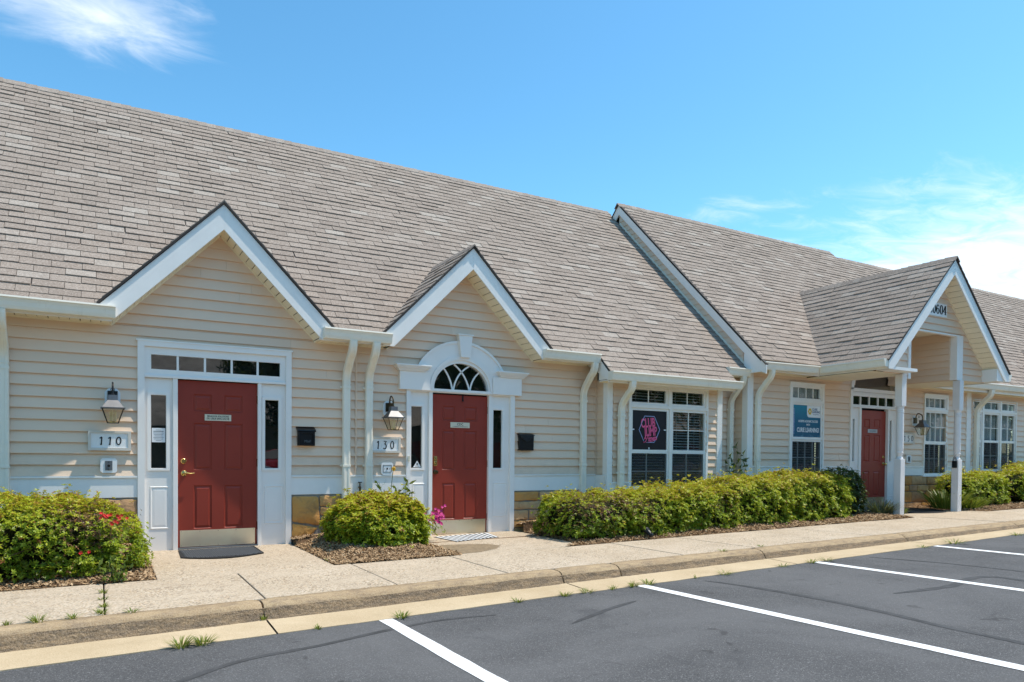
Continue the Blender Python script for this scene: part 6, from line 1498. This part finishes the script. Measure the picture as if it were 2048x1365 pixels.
# door mats
t = thing('door_mat', 'black honeycomb rubber mat before door 110', 'door mat', (.42, -.6, S(.4, -.5)), 'door mats')
c = [(-.01, -.13), (.86, -.13), (.85, -.80)] + [(.85-.89*i/12, -.80-.20*math.sin(math.pi*i/12)) for i in range(1, 12)] + [(-.04, -.78)]
obj('base', MB().prism_z(c, lambda x, y: S(x, y)+.001, lambda x, y: S(x, y)+.007), M_RUBBER, t)
mb = MB()
for i in range(19):
    for j in range(16):
        x, y = .02+i*.0455+(j % 2)*.022, -.17-j*.046; lim = -.80-.17*math.sin(math.pi*min(1, max(0, (.85-x)/.89)))
        if x > .82 or y < lim+.035: continue
        h = [(x+.019*math.cos(a), y+.019*math.sin(a)) for a in [k*math.pi/3 for k in range(6)]]; hi = [(x+.012*math.cos(a), y+.012*math.sin(a)) for a in [k*math.pi/3 for k in range(6)]]
        z0 = S(x, y)+.007; z1 = z0+.006; mb.add([(a, b, z1) for a, b in h]+[(a, b, z1) for a, b in hi]+[(a, b, z0) for a, b in h]+[(a, b, z0) for a, b in hi], [(k, (k+1) % 6, 6+(k+1) % 6, 6+k) for k in range(6)]+[(k, 12+k, 12+(k+1) % 6, (k+1) % 6) for k in range(6)]+[(6+k, 6+(k+1) % 6, 18+(k+1) % 6, 18+k) for k in range(6)])
obj('tread', mb, simple('worn_rubber', (0.15, 0.15, 0.152), .7), t)['kind'] = 'stuff'
mb = MB(); 
for i in range(len(c)):
    a, b = c[i], c[(i+1) % len(c)]; m_ = lambda p: (p[0]+(.42-p[0])*.035, p[1]+(-.46-p[1])*.035)
    A_, B_ = m_(a), m_(b); zz = lambda p: S(p[0], p[1])+.011; mb.add([(a[0], a[1], zz(a)), (b[0], b[1], zz(b)), (B_[0], B_[1], zz(B_)), (A_[0], A_[1], zz(A_)), (a[0], a[1], zz(a)-.01), (b[0], b[1], zz(b)-.01)], [(0, 1, 2, 3), (0, 4, 5, 1)])
obj('border', mb, M_RUBBER, t)
t = thing('door_mat', 'black and white striped mat before door 130', 'door mat', (3.75, -.5, S(3.7, -.5)), 'door mats')
obj('base', MB().prism_z([(3.26, -.24), (4.18, -.12), (4.05, -.72), (3.30, -.92)], lambda x, y: S(x, y)+.001, lambda x, y: S(x, y)+.006), M_RUBBER, t)
for i in range(11):
    u0, u1 = (i+.28)/11, (i+.72)/11; P_ = lambda u, v: ((3.26+.92*u)*(1-v)+(3.30+.75*u)*v, (-.24+.12*u)*(1-v)+(-.92+.20*u)*v)
    obj('stripe', MB().prism_z([P_(u0, .04), P_(u1, .04), P_(u1, .96), P_(u0, .96)][::-1], lambda x, y: S(x, y)+.004, lambda x, y: S(x, y)+.011), M_TXTW, t)
t = thing('door_mat', 'half round black mat before door 150', 'door mat', (13.1, -.9, S(13.1, -.9)), 'door mats')
obj('base', MB().prism_z([(13.15+.88*math.cos(a), -.42+1.32*math.sin(a)) for a in [math.pi+math.pi*i/20 for i in range(21)]], lambda x, y: S(x, y)+.001, lambda x, y: S(x, y)+.010), M_RUBBER, t, bevel=.003)
obj('border', MB().tube([(13.15+.85*math.cos(a), -.42+1.28*math.sin(a), S(13.15+.85*math.cos(a), -.42+1.28*math.sin(a))+.010) for a in [math.pi+math.pi*i/20 for i in range(21)]], .008, 6), M_RUBBER, t)
# spotlight in the hedge
t = thing('garden_spotlight', 'small black garden spotlight at the foot of the long hedge', 'spotlight', (5.66, -2.0, S(5.66, -2)))
zs = S(5.66, -2.0); d = Vector((-.15, .8, .6)).normalized(); p = Vector((5.66, -2.03, zs+.085)); obj('housing', MB().tube([p-d*.07, p-d*.05, p+d*.02, p+d*.06, p+d*.065], [.022, .034, .036, .046, .046], 14), M_BLACK, t); obj('stake', MB().tube([(5.66, -2.03, zs), (5.66, -2.03, zs+.085)], .009, 8), M_BLACK, t)
# pale seed heads caught in the hedge
# ================================================================== WHAT THE GLASS REFLECTS (other side of the lot)
b3 = thing('opposite_building', 'low office row across the parking lot, seen only in the window reflections', 'building', (2, -36, 0))
M_BRICK = simple('opposite_wall', (0.20, 0.16, 0.12), .85, var=.15, scale=2)
zo = lambda x: ASP(x)
obj('wall', MB().hexa([(-24, -36, zo(-24)-.3), (92, -36, zo(92)-.3), (92, -35.8, zo(92)-.3), (-24, -35.8, zo(-24)-.3), (-24, -36, zo(-24)+3.1), (92, -36, zo(92)+3.1), (92, -35.8, zo(92)+3.1), (-24, -35.8, zo(-24)+3.1)]), M_BRICK, b3); M_ROOF3 = simple('opposite_roof', (0.30, 0.255, 0.21), .95, var=.25, scale=1.5)
mb = MB().hexa([(-24.5, -35.2, zo(-24)+2.9), (92.5, -35.2, zo(92)+2.9), (92.5, -42, zo(92)+8.2), (-24.5, -42, zo(-24)+8.2), (-24.5, -35.2, zo(-24)+3.0), (92.5, -35.2, zo(92)+3.0), (92.5, -42, zo(92)+8.3), (-24.5, -42, zo(-24)+8.3)]); obj('roof', mb, M_ROOF3, b3)
for x in range(-21, 88, 6):
    z_ = zo(x); w_ = obj('window', MB().box(x, x+1.6, -35.79, -35.74, z_+.9, z_+2.5), M_WHITE, b3); obj('pane', MB().box(x+.08, x+1.52, -35.738, -35.73, z_+.98, z_+2.42), M_DARK, w_)
    obj('door', MB().box(x+2.6, x+3.5, -35.79, -35.74, z_, z_+2.1), M_RED, b3)
def tree(label, x, y, H, R_, seed):
    t = thing('shade_tree', label, 'tree', (x, y, -.5), 'trees across the lot'); r = np.random.default_rng(seed)
    m = MB().tube([(x, y, ASP(x)-.2), (x+.1, y, H*.3), (x-.1, y+.1, H*.6), (x, y, H*.85)], [.28, .22, .13, .05], 8)
    for k in range(7): a = k*.9; z = H*(.32+.06*k); m.tube([(x, y, z), (x+R_*.4*math.cos(a), y+R_*.4*math.sin(a), z+.8), (x+R_*.75*math.cos(a), y+R_*.75*math.sin(a), z+1.1)], [.10, .06, .03], 5)
    obj('trunk', m, M_TWIG, t); n = 2600; D = r.normal(size=(n, 3)); D /= np.linalg.norm(D, axis=1, keepdims=True); q = r.random((n, 1))**.4
    C = D*q*np.array([R_, R_, H*.36]); nz = np.array([noise.noise(Vector(c)*.7+Vector((seed, 0, 0))) for c in C]); C = C*(1+.28*nz[:, None])+np.array([x, y, H*.62]); k = nz > -.28
    leaves('crown', t, C[k], D[k]+np.array([0, 0, .4]), np.clip(.5+.3*nz[k], 0, 1), 6, .30, .15, M_TREE, seed)
for i, (x, y, H, R_, lb) in enumerate(((7.5, -29, 9.5, 3.4, 'shade tree across the lot facing the arched door'), (20, -31, 10.5, 4.0, 'shade tree across the lot facing the porch'), (-9, -30, 9, 3.2, 'shade tree across the lot at its left end'), (31, -30, 11, 4.2, 'broad shade tree across the lot, mirrored in the club window'), (13.5, -33, 7.5, 2.6, 'smallest shade tree across the lot'),
    (41, -31, 12, 4.6, 'tallest shade tree across the lot'), (52, -29, 11, 4.2, 'shade tree mirrored in the windows by the porch'), (63, -31, 10.5, 4.0, 'shade tree mirrored in the triple window'), (76, -30, 11.5, 4.5, 'farthest shade tree across the lot'))): tree(lb, x, y, H+ASP(x)*.6, R_, 400+i)
# parked red car that shows in the right sidelight of door 110
t = thing('parked_car', 'red car parked across the lane, mirrored in the sidelight of door 110', 'car', (4.6, -17.2, ASP(4.6)))
M_CAR = simple('red_car_paint', (0.35, 0.01, 0.015), .2, 0.2); zc = ASP(4.6)
pr = [(-19.3, .35), (-19.35, .75), (-18.9, .95), (-18.3, 1.02), (-17.6, 1.42), (-16.3, 1.42), (-15.7, 1.0), (-15.1, .92), (-14.95, .6), (-15.0, .32)]
obj('body', MB().prism_x([(y, zc+z) for y, z in pr], 3.75, 5.5), M_CAR, t, bevel=.06)
obj('windscreen', MB().prism_x([(-16.25, zc+1.36), (-15.74, zc+1.03), (-15.72, zc+1.05), (-16.23, zc+1.39)], 3.9, 5.35), M_BLACK, t)
for xx in (3.74, 5.505): obj('side_window', MB().prism_x([(-18.1, zc+1.05), (-17.55, zc+1.36), (-16.35, zc+1.36), (-15.9, zc+1.05)], xx-.004, xx+.004), M_BLACK, t)
for xx in (3.72, 5.35):
    for yy in (-18.5, -15.8):
        w_ = MB(); n = 18; w_.prism_x([(yy+.33*math.cos(a), zc+.33+.33*math.sin(a)) for a in [2*math.pi*k/n for k in range(n)]], xx, xx+.18); o = obj('wheel', w_, M_RUBBER, t)
        w_ = MB(); w_.prism_x([(yy+.2*math.cos(a), zc+.33+.2*math.sin(a)) for a in [2*math.pi*k/n for k in range(n)]], xx-.005 if xx < 4 else xx+.1, xx+.08 if xx < 4 else xx+.186); obj('rim', w_, M_STEEL, o)
for xx in (3.85, 5.05): obj('headlight', MB().box(xx, xx+.35, -15.06, -14.955, zc+.68, zc+.82), M_SIGNW, t)
